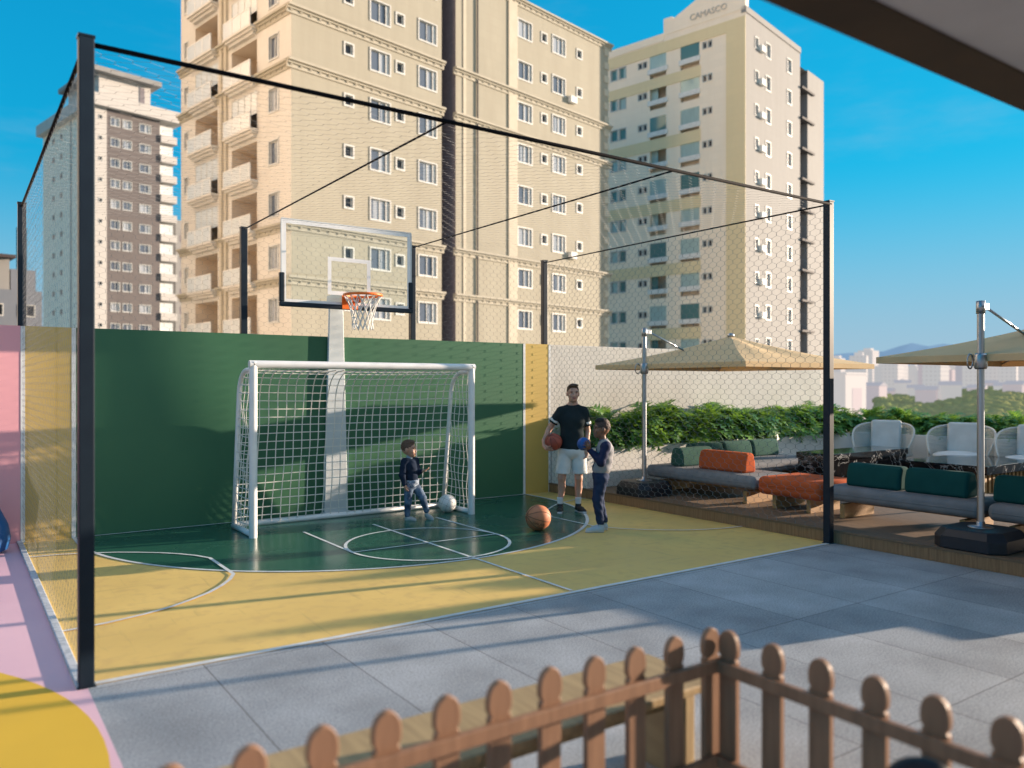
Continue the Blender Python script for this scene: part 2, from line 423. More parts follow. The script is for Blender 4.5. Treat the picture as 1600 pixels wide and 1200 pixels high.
SUN_AZ, SUN_EL = R(-12.0), R(9.4)       # azimuth measured from +X
sund = Vector((math.cos(SUN_AZ)*math.cos(SUN_EL), math.sin(SUN_AZ)*math.cos(SUN_EL), math.sin(SUN_EL)))
sun_d = bpy.data.lights.new('sun', 'SUN'); sun = bpy.data.objects.new('sun', sun_d); col.objects.link(sun)
sun_d.energy = 5.0; sun_d.angle = R(.53); sun_d.color = (2.50, 1.98, 1.50)
sun.rotation_euler = sund.to_track_quat('Z', 'Y').to_euler()
sun.location = (20, -8, 20)

w = bpy.data.worlds.new('World'); sc.world = w; w.use_nodes = True
wn = w.node_tree; bg = wn.nodes['Background']
sky = wn.nodes.new('ShaderNodeTexSky'); sky.sky_type = 'NISHITA'; sky.sun_disc = False
sky.sun_elevation = SUN_EL; sky.sun_rotation = math.pi/2 - SUN_AZ
sky.altitude = 200; sky.air_density = 1.0; sky.dust_density = .4; sky.ozone_density = 2.5
# clear blue evening sky: the Nishita radiance is compressed (a hazy, evenly bright sky) and fades into pale haze near the horizon
def wv(op, *args):
    n = wn.nodes.new('ShaderNodeVectorMath'); n.operation = op
    for i, a in enumerate(args):
        if isinstance(a, tuple): n.inputs[i].default_value = a
        else: wn.links.new(a, n.inputs[i])
    return n.outputs[0]
sk = wv('MULTIPLY', sky.outputs[0], (.027, .18, .22))
sk = wv('DIVIDE', wv('MULTIPLY', sk, (.30, 2.75, 3.45)), wv('ADD', (1.0, 1.0, 1.0), wv('MULTIPLY', sk, (1.0, 3.8, 3.2))))
wtc = wn.nodes.new('ShaderNodeTexCoord'); wsp = wn.nodes.new('ShaderNodeSeparateXYZ'); wn.links.new(wtc.outputs['Generated'], wsp.inputs[0])
wmr = wn.nodes.new('ShaderNodeMapRange'); wmr.interpolation_type = 'SMOOTHSTEP'
wmr.inputs[1].default_value = .26; wmr.inputs[2].default_value = .0; wn.links.new(wsp.outputs[2], wmr.inputs[0])
wmx = wn.nodes.new('ShaderNodeMix'); wmx.data_type = 'RGBA'
# thin veils of high cloud
cmp_ = wn.nodes.new('ShaderNodeMapping'); cmp_.inputs['Scale'].default_value = (1.6, 1.6, 6.0); wn.links.new(wtc.outputs['Generated'], cmp_.inputs[0])
cno = wn.nodes.new('ShaderNodeTexNoise'); cno.inputs['Scale'].default_value = 1.5; cno.inputs['Detail'].default_value = 6; cno.inputs['Roughness'].default_value = .6; wn.links.new(cmp_.outputs[0], cno.inputs['Vector'])
cmr = wn.nodes.new('ShaderNodeMapRange'); cmr.interpolation_type = 'SMOOTHSTEP'; cmr.inputs[1].default_value = .48; cmr.inputs[2].default_value = .80; cmr.inputs[4].default_value = .34; wn.links.new(cno.outputs['Fac'], cmr.inputs[0])
cmx = wn.nodes.new('ShaderNodeMath'); cmx.operation = 'MAXIMUM'; wn.links.new(wmr.outputs[0], cmx.inputs[0]); wn.links.new(cmr.outputs[0], cmx.inputs[1])
wn.links.new(cmx.outputs[0], wmx.inputs['Factor']); wn.links.new(sk, wmx.inputs['A']); wmx.inputs['B'].default_value = (.36, .54, .68, 1)
# a broad warm fill glow added to the unseen sky behind the viewpoint
gd = Vector((math.cos(R(-62))*math.cos(R(32)), math.sin(R(-62))*math.cos(R(32)), math.sin(R(32))))
gn = wn.nodes.new('ShaderNodeVectorMath'); gn.operation = 'DOT_PRODUCT'; gn.inputs[1].default_value = gd; wn.links.new(wtc.outputs['Generated'], gn.inputs[0])
gm = wn.nodes.new('ShaderNodeMath'); gm.operation = 'MAXIMUM'; gm.inputs[1].default_value = 0; wn.links.new(gn.outputs['Value'], gm.inputs[0])
gp_ = wn.nodes.new('ShaderNodeMath'); gp_.operation = 'POWER'; gp_.inputs[1].default_value = 4; wn.links.new(gm.outputs[0], gp_.inputs[0])
gs = wn.nodes.new('ShaderNodeVectorMath'); gs.operation = 'SCALE'; gs.inputs[0].default_value = (.92, .66, .42); wn.links.new(gp_.outputs[0], gs.inputs['Scale'])
sc10 = wv('MULTIPLY', wv('ADD', wmx.outputs['Result'], gs.outputs[0]), (10.0, 10.0, 10.0))
wn.links.new(sc10, bg.inputs['Color']); bg.inputs['Strength'].default_value = .1
sc.view_settings.view_transform = 'Standard'; sc.view_settings.look = 'None'; sc.view_settings.exposure = 0
sc.render.engine = 'CYCLES'
sc.cycles.use_denoising = True
sc.cycles.max_bounces = 8; sc.cycles.transparent_max_bounces = 12; sc.cycles.diffuse_bounces = 4
sc.cycles.caustics_reflective = False; sc.cycles.caustics_refractive = False
# ------------------------------------------------------------------ setting: floors
def sheet(name, pts, z, m, kind='structure'):
    b = MB().poly([(p[0], p[1], z) for p in pts])
    o = b.build(name, m)
    if kind: o['kind'] = kind
    return o
def rect(x0, x1, y0, y1): return [(x0,y0),(x1,y0),(x1,y1),(x0,y1)]

CX, WY, FY = 4.42, 10.65, 5.38
sheet('pavement', rect(.66, 8.19, -9, 5.36), 0, M['stone'])
sheet('pink_floor', [(-9,-9),(.66,-9),(.66,5.36),(.60,5.36),(.60,WY),(-9,WY)], 0, M['f_pink'])
sheet('court_floor', rect(.60, 8.19, 5.36, WY), 0, M['yellow'])
arc = [(CX+3.25, WY), (CX+3.25, 10.25)] + [(CX+3.25*math.cos(t), 10.25-3.25*math.sin(t)) for t in [math.pi*i/64 for i in range(1, 64)]] + [(CX-3.25, 10.25), (CX-3.25, WY)]
sheet('green_court_area', arc, .004, M['green'])
sheet('golden_floor_circle', [(-2.2+2.83*math.cos(2*math.pi*i/96), 4.5+2.83*math.sin(2*math.pi*i/96)) for i in range(96)], .004, M['f_sun'])

lines = MB(); _lz = [.0055]
def line(pts, wd=.04, closed=False):
    z = _lz[0]; _lz[0] += .0006
    n = len(pts); L = []; Rr = []
    for i in range(n):
        a = pts[i-1] if (i > 0 or closed) else pts[i]
        c = pts[(i+1) % n] if (i < n-1 or closed) else pts[i]
        d = Vector((c[0]-a[0], c[1]-a[1])).normalized(); q = Vector((-d.y, d.x))*wd/2
        L.append((pts[i][0]+q.x, pts[i][1]+q.y, z)); Rr.append((pts[i][0]-q.x, pts[i][1]-q.y, z))
    m = n if closed else n-1
    lines.add(L+Rr, [(i, (i+1) % n, n+(i+1) % n, n+i) for i in range(m)])
line([(.66, 5.386), (8.18, 5.386)], .055)
line(arc, .042)
line([(CX, FY+.05), (CX, 9.45)], .035)
line([(CX-.92, 7.99), (CX-.92, 9.45)], .034); line([(CX+.92, 7.99), (CX+.92, 9.45)], .034)
line([(CX-.92, 7.99), (CX+.92, 7.99)], .03)
line([(CX+.92*math.cos(2*math.pi*i/64), 7.99+.92*math.sin(2*math.pi*i/64)) for i in range(64)], .036, True)
dpts = [(.66,9.68),(.95,9.64),(1.237,9.53),(1.45,9.42),(1.63,9.29),(1.82,9.13),(1.97,8.96),(2.09,8.78),(2.18,8.57),(2.18,7.72),(2.09,7.52),(1.97,7.34),(1.82,7.16),(1.63,7.0),(1.45,6.87),(1.237,6.77),(.95,6.68),(.66,6.64)]
line(dpts, .036); line([(2*CX-p[0]-.02, p[1]) for p in dpts], .028)
line([(1.17, 10.60), (7.67, 10.60)], .035)
lo = lines.build('court_lines', M['line']); lo['kind'] = 'structure'
kb = MB().box(.60, .655, 5.36, WY, 0, .026)
tag(kb.build('kerb', M['kerb'], bevel=.006), kind='structure')

# ------------------------------------------------------------------ walls
def wall_seg(name, x0, x1, mats, segs, label):
    b = MB()
    for (a, c, mi, y) in segs: b.box(a, c, y, WY+.2, -.5, 2.46, mi)
    return b
b = MB()
b.box(.66, 1.17, WY, WY+.2, 0, 2.46, 0).box(1.17, 7.67, WY, WY+.2, 0, 2.46, 1).box(7.67, 8.20, WY, WY+.2, 0, 2.46, 0)
for x in (.66, 1.17, 7.67, 8.19): b.box(x-.022, x+.022, WY-.004, WY+.1, .001, 2.458, 2)
tag(b.build('court_wall', [M['w_yellow'], M['w_green'], M['line']]), 'green court wall with a yellow strip at each end behind the goal', 'wall')
pw = thing('pink_wall', 'pink painted wall at the left edge beside the yellow strip', 'wall', (0, WY, 0))
MB().box(-9, .637, 0, .2, 0, 2.46).build('wall_panel', M['w_pink'], pw)
bg_ = MB().lathe([(.001,0),(.26,.0),(.36,.05),(.385,.16),(.36,.30),(.28,.48),(.17,.64),(.08,.74),(.001,.77)], n=40).build('beanbag', M['blue_paint'], smooth=True, loc=(.137, 10.145, .002))
tag(bg_, 'dark blue rounded beanbag cut by the left edge in front of the pink wall', 'beanbag')
tag(MB().box(8.214, 15.75, WY+.003, WY+.2, 0, 2.455).build('plaster_wall', M['plaster'], bevel=.01), 'rough off-white plaster wall behind the parasols and shrubs', 'wall')

# deck
b = MB().box(8.19, 15.75, -9, WY-.002, .0, .125, 1).box(8.17, 15.75, -9, WY-.002, .126, .150, 0)
b.box(8.176, 8.19, -9, WY-.004, .002, .126, 1)
tag(b.build('deck', [M['deck_top'], M['deck_face']]), kind='structure')

# overhead slab
ov = thing('roof_slab', 'grey concrete roof slab with a dark edge beam at the top right', 'roof', (0,0,0))
MB().box(.5, 12, -9, 1.66, 3.215, 3.5).build('soffit', M['slab'], ov)
MB().box(.5, 12, 1.66, 1.88, 3.2, 3.62).build('edge_beam', M['beam'], ov)

# ------------------------------------------------------------------ cage: posts, cables, nets
PT = 3.86
def post(x, y, z0, label):
    b = MB().box(-.042, .042, -.042, .042, 0, PT-z0)
    o = b.build('fence_post', M['navy'], bevel=.006, loc=(x, y, z0))
    tag(o, label, 'post', 'steel posts of the court cage')
    if z0 == 0:
        f = MB().box(-.05, .05, -.05, .05, .0, .006); f.build('foot_plate', M['navy'], o)
    c = MB().box(-.046, .046, -.046, .046, PT-z0-.001, PT-z0+.012); c.build('cap', M['navy'], o)
    return o
post(.655, FY, 0, 'tall navy steel post at the left front corner of the court')
post(8.14, 5.41, 0, 'navy steel post at the right front corner by the deck')
post(.655, WY+.08, 2.46, 'navy post on the wall above the yellow strip at far left')
post(3.16, WY+.08, 2.46, 'navy post on the green wall left of the backboard')
post(5.66, WY+.08, 2.46, 'navy post on the green wall just right of the backboard')
post(8.14, WY+.08, 2.46, 'navy post on the wall above the right yellow strip')

def cable(p, q, r, label, m='cable'):
    o = MB().tube([p, q], r, 8).build('cable', M[m], smooth=True)
    return tag(o, label, 'cable', 'cables of the court cage')
cable((.655, FY, PT-.03), (8.14, FY, PT-.03), .016, 'thick black top rail along the front of the court cage')
cable((.655, FY, PT-.03), (.655, WY+.08, PT-.03), .014, 'black top rail along the left side of the court cage')
cable((3.16, FY, PT-.02), (3.16, WY+.08, PT-.02), .009, 'black cable from the post left of the backboard to the front rail')
cable((5.66, FY, PT-.02), (5.66, WY+.08, PT-.02), .009, 'black cable from the post right of the backboard to the front rail')
cable((8.14, FY, PT-.03), (8.14, WY+.08, PT-.03), .009, 'black cable along the right side above the white wall')

def hexnet(T, w_, h_, cw, ch, r, name, label):
    b = MB(); ncol = int(round(w_/cw)); cw = w_/ncol; jl = ch*.3
    nrow = int(round(h_/ch)); ch = h_/nrow
    for i in range(ncol):
        u0 = (i+.5)*cw; pts = []; side = 1 if i % 2 else -1
        vv = 0.0; k = 0
        while vv < h_ - 1e-6:
            u = u0 + side*(cw/2-r*.9)
            pts.append(T(u, vv)); pts.append(T(u, min(h_, vv+jl)))
            vv += ch/2 + 0.0; side = -side
            k += 1
        b.tube(pts, r, 3, cap=False)
    o = b.build(name, M['wire'], recalc=False)
    return tag(o, label, 'net')
hexnet(lambda u, v: (8.14, 5.45+u, .16+v), 5.2, 3.68, .066, .125, .0017, 'side_net', 'wire mesh side net between the court and the lounge deck')
hexnet(lambda u, v: (.655, 5.45+u, .05+v), 5.2, 3.79, .066, .125, .0010, 'side_net', 'wire mesh side net on the left above the white kerb')
hexnet(lambda u, v: (.66+u, WY+.09, 2.46+v), 7.46, 1.38, .066, .125, .0011, 'rear_net', 'wire mesh net above the green wall in front of the towers')
hexnet(lambda u, v: (.66+u, FY+v, PT-.045), 7.46, 5.3, .09, .16, .0008, 'roof_net', 'fine wire mesh net stretched over the top of the court')

# ------------------------------------------------------------------ goal
def qbez(a, b_, c, n=8):
    a, b_, c = Vector(a), Vector(b_), Vector(c)
    return [a*(1-t)**2 + b_*2*t*(1-t) + c*t*t for t in [i/n for i in range(n+1)]]
g = thing('football_goal', 'white futsal goal with net in front of the green wall', 'goal', (4.385, 9.42, 0))
gw = 1.5
for s in (-1, 1):
    MB().tube([(s*gw, 0, 0), (s*gw, 0, 2.06)], .047, 20).build('goal_post', M['white_paint'], g, smooth=True).modifiers.new('e', 'EDGE_SPLIT')
cb = MB().tube([(-gw-.047, 0, 2.03), (gw+.047, 0, 2.03)], .047, 20).build('crossbar', M['white_paint'], g, smooth=True); cb.modifiers.new('e', 'EDGE_SPLIT')
def prof(n=10):
    top = [(.05, 1.97), (.22, 1.965)]
    cur = qbez((.22, 1.965, 0), (.50, 1.96, 0), (.56, 1.66, 0), n)
    return [Vector((0, p[0], p[1])) for p in top[:1]] + [Vector((0, p.x, p.y)) for p in cur] + [Vector((0, .66, .9)), Vector((0, .78, .03))]
for s in (-1, 1):
    MB().tube([Vector((s*gw, p.y, p.z)) for p in prof()], .03, 12).build('stanchion', M['white_paint'], g, smooth=True)
    MB().tube([(s*gw, 0, .035), (s*gw, .80, .035)], .035, 12).build('base_bar', M['white_paint'], g, smooth=True)
MB().tube([(-gw, .80, .035), (gw, .80, .035)], .037, 12).build('base_bar', M['white_paint'], g, smooth=True)
# net: cords follow the profile (rear) and hang slightly slack
def resample(pts, n):
    L = [0]
    for i in range(1, len(pts)): L.append(L[-1]+(pts[i]-pts[i-1]).length)
    out = []
    for k in range(n+1):
        d = L[-1]*k/n; i = 1
        while i < len(pts)-1 and L[i] < d: i += 1
        t = (d-L[i-1])/max(1e-9, L[i]-L[i-1]); out.append(pts[i-1].lerp(pts[i], t))
    return out
NR, NC = 22, 26
pr = resample(prof(), NR)
nb = MB()
def netp(i, k):
    u = i/NC; q = pr[k]; s = k/NR
    sag = .05*math.sin(math.pi*u)*math.sin(math.pi*s) + .012*math.sin(u*19+k*.9)
    lean = .035*math.sin(math.pi*s)*math.sin(u*5.0+1)
    return Vector((-gw+2*gw*u+lean, q.y+sag, q.z-.02*math.sin(math.pi*u)*math.sin(math.pi*min(1, s*2))))
for i in range(NC+1): nb.tube([netp(i, k) for k in range(NR+1)], .0072, 4, cap=False)
for k in range(1, NR+1): nb.tube([netp(i, k) for i in range(NC+1)], .0072, 4, cap=False)
for s in (-1, 1):
    zr = [p.z for p in pr]
    for k in range(1, NR):
        if pr[k].y < .3 and pr[k].z > 1.9: continue
        n = 5
        nb.tube([Vector((s*(gw+.012*math.sin(k*1.7+j)), pr[k].y*j/n, pr[k].z-.012*math.sin(math.pi*j/n))) for j in range(n+1)], .0055, 4, cap=False)
    for j in range(1, 7):
        y = .11*j; pts = []
        for k in range(25):
            z = 2.0*(1-k/24)+.03
            ymax = .56 if z > 1.66 else (.56+(1.66-z)*.133)
            ztop = 1.96 if y < .3 else 1.96-(y-.3)*1.1
            if y < ymax and z < ztop: pts.append((s*(gw+.015*math.sin(k*.8+j)), y, z))
        if len(pts) > 1: nb.tube(pts, .0055, 4, cap=False)
nb.build('net', M['cord'], g, recalc=False)

# ------------------------------------------------------------------ basketball stand
h = thing('basketball_stand', 'light grey basketball stand with a clear backboard and orange rim behind the goal', 'basketball hoop', (4.29, 0, 0))
pz = [(0, .175), (1.2, .145), (2.46, .112), (3.0, .10)]
b = MB()
for i in range(3):
    (z0, r0), (z1, r1) = pz[i], pz[i+1]; o_ = .11
    b.add([(o_-r0,10.59,z0),(o_+r0,10.59,z0),(o_+r0,10.64,z0),(o_-r0,10.64,z0),(o_-r1,10.59,z1),(o_+r1,10.59,z1),(o_+r1,10.64,z1),(o_-r1,10.64,z1)],
          [(0,1,5,4),(1,2,6,5),(2,3,7,6),(3,0,4,7)] + ([(0,3,2,1)] if i == 0 else []) + ([(4,5,6,7)] if i == 2 else []))
b.build('pole', M['pole_grey'], h, bevel=.008)
MB().box(-.1, .31, 10.54, 10.645, 0, .02).build('base_plate', M['pole_grey'], h)
MB().box(-.03, .12, 9.92, 10.60, 2.86, 3.02).build('arm', M['pole_grey'], h, bevel=.006)
BY = 9.9
MB().box(-.9, .9, BY-.006, BY+.006, 2.82, 3.87).build('backboard', M['glass'], h)
b = MB(); t = .05
for (x0,x1,z0,z1) in ((-.9,.9,3.82,3.87),(-.9,.9,2.82,2.87),(-.9,-.85,2.87,3.82),(.85,.9,2.87,3.82)): b.box(x0,x1,BY-.0095,BY-.0065,z0,z1)
b.build('border_marking', M['white_paint'], h)
b = MB()
for (x0,x1,z0,z1) in ((-.30,.30,3.40,3.45),(-.30,.30,2.96,3.01),(-.30,-.25,3.01,3.40),(.25,.30,3.01,3.40)): b.box(x0,x1,BY-.0095,BY-.0065,z0,z1)
b.build('target_marking', M['white_paint'], h)
b = MB()
for (x0,x1,z0,z1) in ((-.91,.91,3.872,3.885),(-.915,-.902,3.2,3.87),(.902,.915,3.2,3.87)): b.box(x0,x1,BY-.014,BY+.014,z0,z1)
b.build('frame', M['pole_grey'], h)
b = MB().box(-.935,.935,BY-.028,BY+.028,2.775,2.835).box(-.935,-.87,BY-.028,BY+.028,2.836,3.20).box(.87,.935,BY-.028,BY+.028,2.836,3.20)
b.build('padding', M['navy'], h, bevel=.012)
RZ, RY, RR = 2.93, 9.47, .235
rb = MB().tube([(RR*math.cos(2*math.pi*i/40), RY+RR*math.sin(2*math.pi*i/40), RZ) for i in range(40)], .017, 8, closed=True)
rb.build('rim', M['orange_steel'], h, smooth=True)
b = MB().box(-.11,.11,BY-.03,BY-.012,2.78,2.96).box(-.075,-.045,9.67,BY-.03,2.86,2.935).box(.045,.075,9.67,BY-.03,2.86,2.935).box(-.09,.09,9.69,BY-.03,2.935,2.942)
b.build('rim_bracket', M['orange_steel'], h, bevel=.004)
nb = MB(); NS = 14
def hp(i, k):
    a = 2*math.pi*(i+(k % 2)*.5)/NS; zz = RZ-.012-k*.085
    r = (RR, .185, .155, .138, .132, .135)[k]
    return (r*math.cos(a), RY+r*math.sin(a), zz)
for i in range(NS):
    for s in (0, 1):
        pts = []; ii = i
        for k in range(6):
            pts.append(hp(ii, k))
            if s == 0: ii = ii if k % 2 == 0 else ii+1
            else: ii = ii-1 if k % 2 == 0 else ii
        nb.tube(pts, .0075, 4, cap=False)
nb.build('net', M['cord'], h, recalc=False)

# ------------------------------------------------------------------ picket fences and bench
PW = .047
def picket_mesh():
    rt_ = [(PW, .03), (PW, .610)] + [(PW-.0075*math.sin(math.pi*i/6), .610+.018*i/6) for i in range(1, 6)]
    rt_ += [(.048, .630), (.0505, .645), (.0515, .662), (.0495, .682), (.044, .702), (.034, .7185), (.020, .730), (.007, .7345)]
    o = rt_ + [(-x, z) for x, z in rt_[::-1]]
    b = MB().prism(o, -.014, .014, 'y')
    ob = b.build('picket', M['picket'], bevel=.003, seg=1)
    return ob
pk = picket_mesh()
def fence(name, label, origin, rz, n, first, step):
    f = thing(name, label, 'fence', origin, rz, 'low picket fences around the play corner')
    for i in range(n):
        o = pk if (pk.parent is None) else pk.copy()
        if o is not pk: col.objects.link(o)
        o.parent = f; o.location = (first+i*step, 0, rnd.uniform(-.004, .004)); o.rotation_euler = (0, rnd.uniform(-.006, .006), 0)
    L = first+(n-1)*step
    for z in (.545, .13):
        MB().box(-.05, L+.05, -.043, -.0135, z, z+.055).build('rail', M['picket'], f, bevel=.004)
    return f
# the left run goes along X towards -X from the corner, the right run comes towards the camera
fence('picket_fence', 'brown picket fence running left from the corner in front of the wooden bench', (.052, 2.39, 0), 0, 13, 0, .2228)
fence('picket_fence', 'brown picket fence running right from the corner over the grey paving', (2.765, 2.318, 0), -math.pi/2, 14, 0, .2235)
bn = thing('wooden_bench', 'light wooden bench behind the left picket fence', 'bench', (0, 0, 0))
MB().box(.2, 2.86, 2.47, 2.915, .41, .45).build('seat', M['bench'], bn, bevel=.008)
for x in (.35, 2.74): MB().box(x-.03, x+.03, 2.52, 2.87, 0, .41).build('leg', M['bench'], bn, bevel=.005)
MB().box(.38, 2.71, 2.66, 2.70, .28, .41).build('brace', M['bench'], bn, bevel=.005)
# small black chair inside the fence
kc = thing('toddler_chair', 'small black rounded chair inside the fence at the bottom right', 'chair', (2.30, 1.22, 0), R(-60))
bb = MB().prism([(.11*math.cos(math.pi*i/16), .575+.10*math.sin(math.pi*i/16)) for i in range(17)] + [(-.11, .38), (.11, .38)], .10, .13, 'y')
bb.build('backrest', M['blackplastic'], kc, bevel=.01)
MB().box(-.16, .16, -.15, .14, .34, .38).build('seat', M['blackplastic'], kc, bevel=.012)
for sx in (-1, 1):
    for sy in (-1, 1): MB().tube([(sx*.12, sy*.11, .34), (sx*.15, sy*.14, 0)], .014, 8).build('leg', M['blackplastic'], kc, smooth=True)

# ------------------------------------------------------------------ parasols
def parasol(label, x, y):
    u = thing('parasol', label, 'parasol', (x, y, .15), 0, 'square cantilever parasols on the deck')
    hw = .35; c = .12
    oc = [(-hw+c,-hw),(hw-c,-hw),(hw,-hw+c),(hw,hw-c),(hw-c,hw),(-hw+c,hw),(-hw,hw-c),(-hw,-hw+c)]
    b = MB(); vs = [(p[0], p[1], 0) for p in oc] + [(p[0], p[1], .12) for p in oc] + [(p[0]*.83, p[1]*.83, .20) for p in oc]
    fs = [list(range(8))[::-1], list(range(16, 24))]
    for k in range(2):
        for i in range(8): fs.append((k*8+i, k*8+(i+1) % 8, (k+1)*8+(i+1) % 8, (k+1)*8+i))
    b.add(vs, fs); b.build('base', M['blackplastic'], u, bevel=.014)
    MB().lathe([(.001,.2),(.115,.2),(.12,.206),(.115,.212),(.04,.222),(.04,.26)], n=28).build('flange', M['steel'], u, smooth=True)
    MB().lathe([(.034,.2),(.034,2.47)], n=20).build('pole', M['steel'], u, smooth=True).modifiers.new('e', 'EDGE_SPLIT')
    MB().lathe([(.042,2.36),(.042,2.49),(.001,2.49)], n=16).build('cap', M['steel'], u, smooth=True)
    MB().box(-.03, .12, -.03, .03, 2.40, 2.47).build('bracket', M['steel'], u, bevel=.006)
    MB().tube([(.08, 0, 2.44), (.74, -.10, 2.17)], .014, 8).build('arm', M['steel'], u, smooth=True)
    MB().lathe([(.05,1.80),(.062,1.82),(.062,1.94),(.05,1.96)], n=20).build('slider', M['steel'], u, smooth=True)
    MB().tube([(-.06+.055*math.cos(a), .075, 1.88+.075*math.sin(a)) for a in [2*math.pi*i/20 for i in range(20)]], .008, 6, closed=True).build('crank', M['steel'], u, smooth=True)
    MB().tube([(.05, 0, 1.90), (.50, -.08, 2.03)], .022, 8).build('strut', M['bluejoint'], u, smooth=True)
    # canopy with a gentle sag between the ribs and a short valance
    cx, cy = 1.50, -.38; E, A = 1.95, 2.40
    cn = MB(); N = 20; hwid = 1.5
    def P(i, j):
        a = -1+2*i/N; bb_ = -1+2*j/N
        m_ = max(abs(a), abs(bb_)); t = 1-m_
        z = E + (A-E)*t - .035*math.sin(math.pi*t)*(.6+.4*math.cos(2*math.pi*(min(abs(a), abs(bb_))/max(m_, 1e-6))))
        return (cx+a*hwid, cy+bb_*hwid, z)
    # vertices arranged so creases run along the diagonals
    vs = [P(i, j) for i in range(N+1) for j in range(N+1)]; fs = []
    for i in range(N):
        for j in range(N):
            q = [i*(N+1)+j, (i+1)*(N+1)+j, (i+1)*(N+1)+j+1, i*(N+1)+j+1]
            if (i < N/2) == (j < N/2): fs += [(q[0], q[1], q[2]), (q[0], q[2], q[3])]
            else: fs += [(q[0], q[1], q[3]), (q[1], q[2], q[3])]
    cn.add(vs, fs)
    edge = [P(i, 0) for i in range(N)] + [P(N, j) for j in range(N)] + [P(N-i, N) for i in range(N)] + [P(0, N-j) for j in range(N)]
    n = len(edge)
    cn.add(edge + [(p[0], p[1], p[2]-.07) for p in edge], [(i, (i+1) % n, n+(i+1) % n, n+i) for i in range(n)])
    co = cn.build('canopy', M['canopy'], u, recalc=False)
    MB().lathe([(.001,A+.05),(.05,A+.04),(.06,A-.01)], c=(cx, cy, 0), n=12).build('finial', M['steel'], u, smooth=True)
    for (a, b_) in ((-1,-1),(1,-1),(1,1),(-1,1),(0,-1),(1,0),(0,1),(-1,0)):
        MB().tube([(cx, cy, A-.07), (cx+a*1.49, cy+b_*1.49, E-.03)], .011, 6).build('rib', M['steel'], u, smooth=True)
        MB().tube([(cx, cy, A-.42), (cx+a*.75, cy+b_*.75, (A+E)/2-.05)], .009, 6).build('rib_brace', M['steel'], u, smooth=True)
    MB().lathe([(.04,A-.46),(.04,A-.36)], c=(cx, cy, 0), n=12).build('hub', M['steel'], u, smooth=True)
    return u
parasol('tan square parasol nearest the plaster wall behind the side net', 8.53, 8.76)
parasol('tan square parasol at the right edge beside the grey sofas', 8.53, 3.95)

# ------------------------------------------------------------------ sofas
def soft(name, x0, x1, y0, y1, z0, z1, m, parent, bv=.07, bulge=.012):
    b = MB().box(x0, x1, y0, y1, z0, z1)
    o = b.build(name, m, parent, smooth=True, bevel=bv, seg=5)
    wn_ = o.modifiers.new('wn', 'WEIGHTED_NORMAL'); wn_.keep_sharp = False
    return o
def bolster(parent, x, y, L, ax, m, zb=.54, hgt=.285, wd=.27):
    p = [(-wd/2, 0), (wd/2, 0), (wd/2*.93, hgt*.55), (wd/2*.62, hgt), (-wd/2*.62, hgt), (-wd/2*.93, hgt*.55)]
    b = MB().prism(p, -L/2, L/2, 'y')
    o = b.build('backrest', m, parent, smooth=True, bevel=.045, seg=4, loc=(x, y, zb), rz=(0 if ax == 'y' else math.pi/2))
    wn_ = o.modifiers.new('wn', 'WEIGHTED_NORMAL'); wn_.keep_sharp = False
    return o
def sofa(name, label, x0, x1, y0, y1, m, bol, cat='sofa'):
    s = thing(name, label, cat, (0, 0, 0), 0, 'low modular sofas on the deck')
    soft('seat', x0, x1, y0, y1, .36 if cat == 'sofa' else .325, .545 if cat == 'sofa' else .565, m, s)
    lx = (x1-x0) > (y1-y0)
    pp = []; rr_ = .075
    for (qx, qy, a0) in ((x1-rr_, y1-rr_, 0), (x0+rr_, y1-rr_, 90), (x0+rr_, y0+rr_, 180), (x1-rr_, y0+rr_, 270)):
        pp += [(qx+(rr_+.001)*math.cos(R(a0+15*i)), qy+(rr_+.001)*math.sin(R(a0+15*i)), .452) for i in range(7)]
    MB().tube(pp, .006, 5, closed=True).build('piping', m, s, smooth=True)
    L = (x1-x0) if lx else (y1-y0)
    MB().box(x0+.24, x1-.24, y0+.24, y1-.24, .327, .362).build('base_board', M['legwood'], s)
    for t in (.22, L-.22):
        if lx: bx_ = (x0+t-.03, x0+t+.03, y0+.12, y1-.12)
        else: bx_ = (x0+.08, x1-.15, y0+t-.03, y0+t+.03)
        MB().box(*bx_, .15, .325).build('leg', M['legwood'], s, bevel=.004)
    for (bx, by, bl, ax, bm_) in bol: bolster(s, bx, by, bl, ax, bm_)
    return s
sofa('sofa', 'grey sofa with an orange backrest beside the left parasol base', 8.88, 9.75, 7.02, 9.10, M['grey_fab'],
     [(9.24, 7.80, .86, 'y', M['orange_fab']), (9.42, 8.62, .72, 'x', M['green_fab'])])
sofa('sofa', 'grey sofa with three green backrests against the white planter', 9.9, 12.2, 8.25, 9.45, M['grey_fab'],
     [(10.25, 9.12, .72, 'x', M['green_fab']), (10.99, 9.12, .70, 'x', M['green_fab']), (11.72, 9.12, .70, 'x', M['green_fab'])])
sofa('ottoman', 'orange padded ottoman between two grey sofas', 8.88, 9.75, 6.02, 6.98, M['orange_fab'], [], 'ottoman')
sofa('sofa', 'grey sofa with two dark teal backrests behind the right parasol pole', 8.9, 9.78, 4.13, 6.0, M['grey_fab'],
     [(9.22, 5.46, .70, 'y', M['teal_fab']), (9.22, 4.71, .72, 'y', M['teal_fab'])])
sofa('sofa', 'grey sofa with a dark teal backrest cut off by the right edge', 8.93, 9.81, 2.1, 4.08, M['grey_fab'],
     [(9.25, 3.72, .78, 'y', M['teal_fab']), (9.25, 2.90, .78, 'y', M['teal_fab'])])

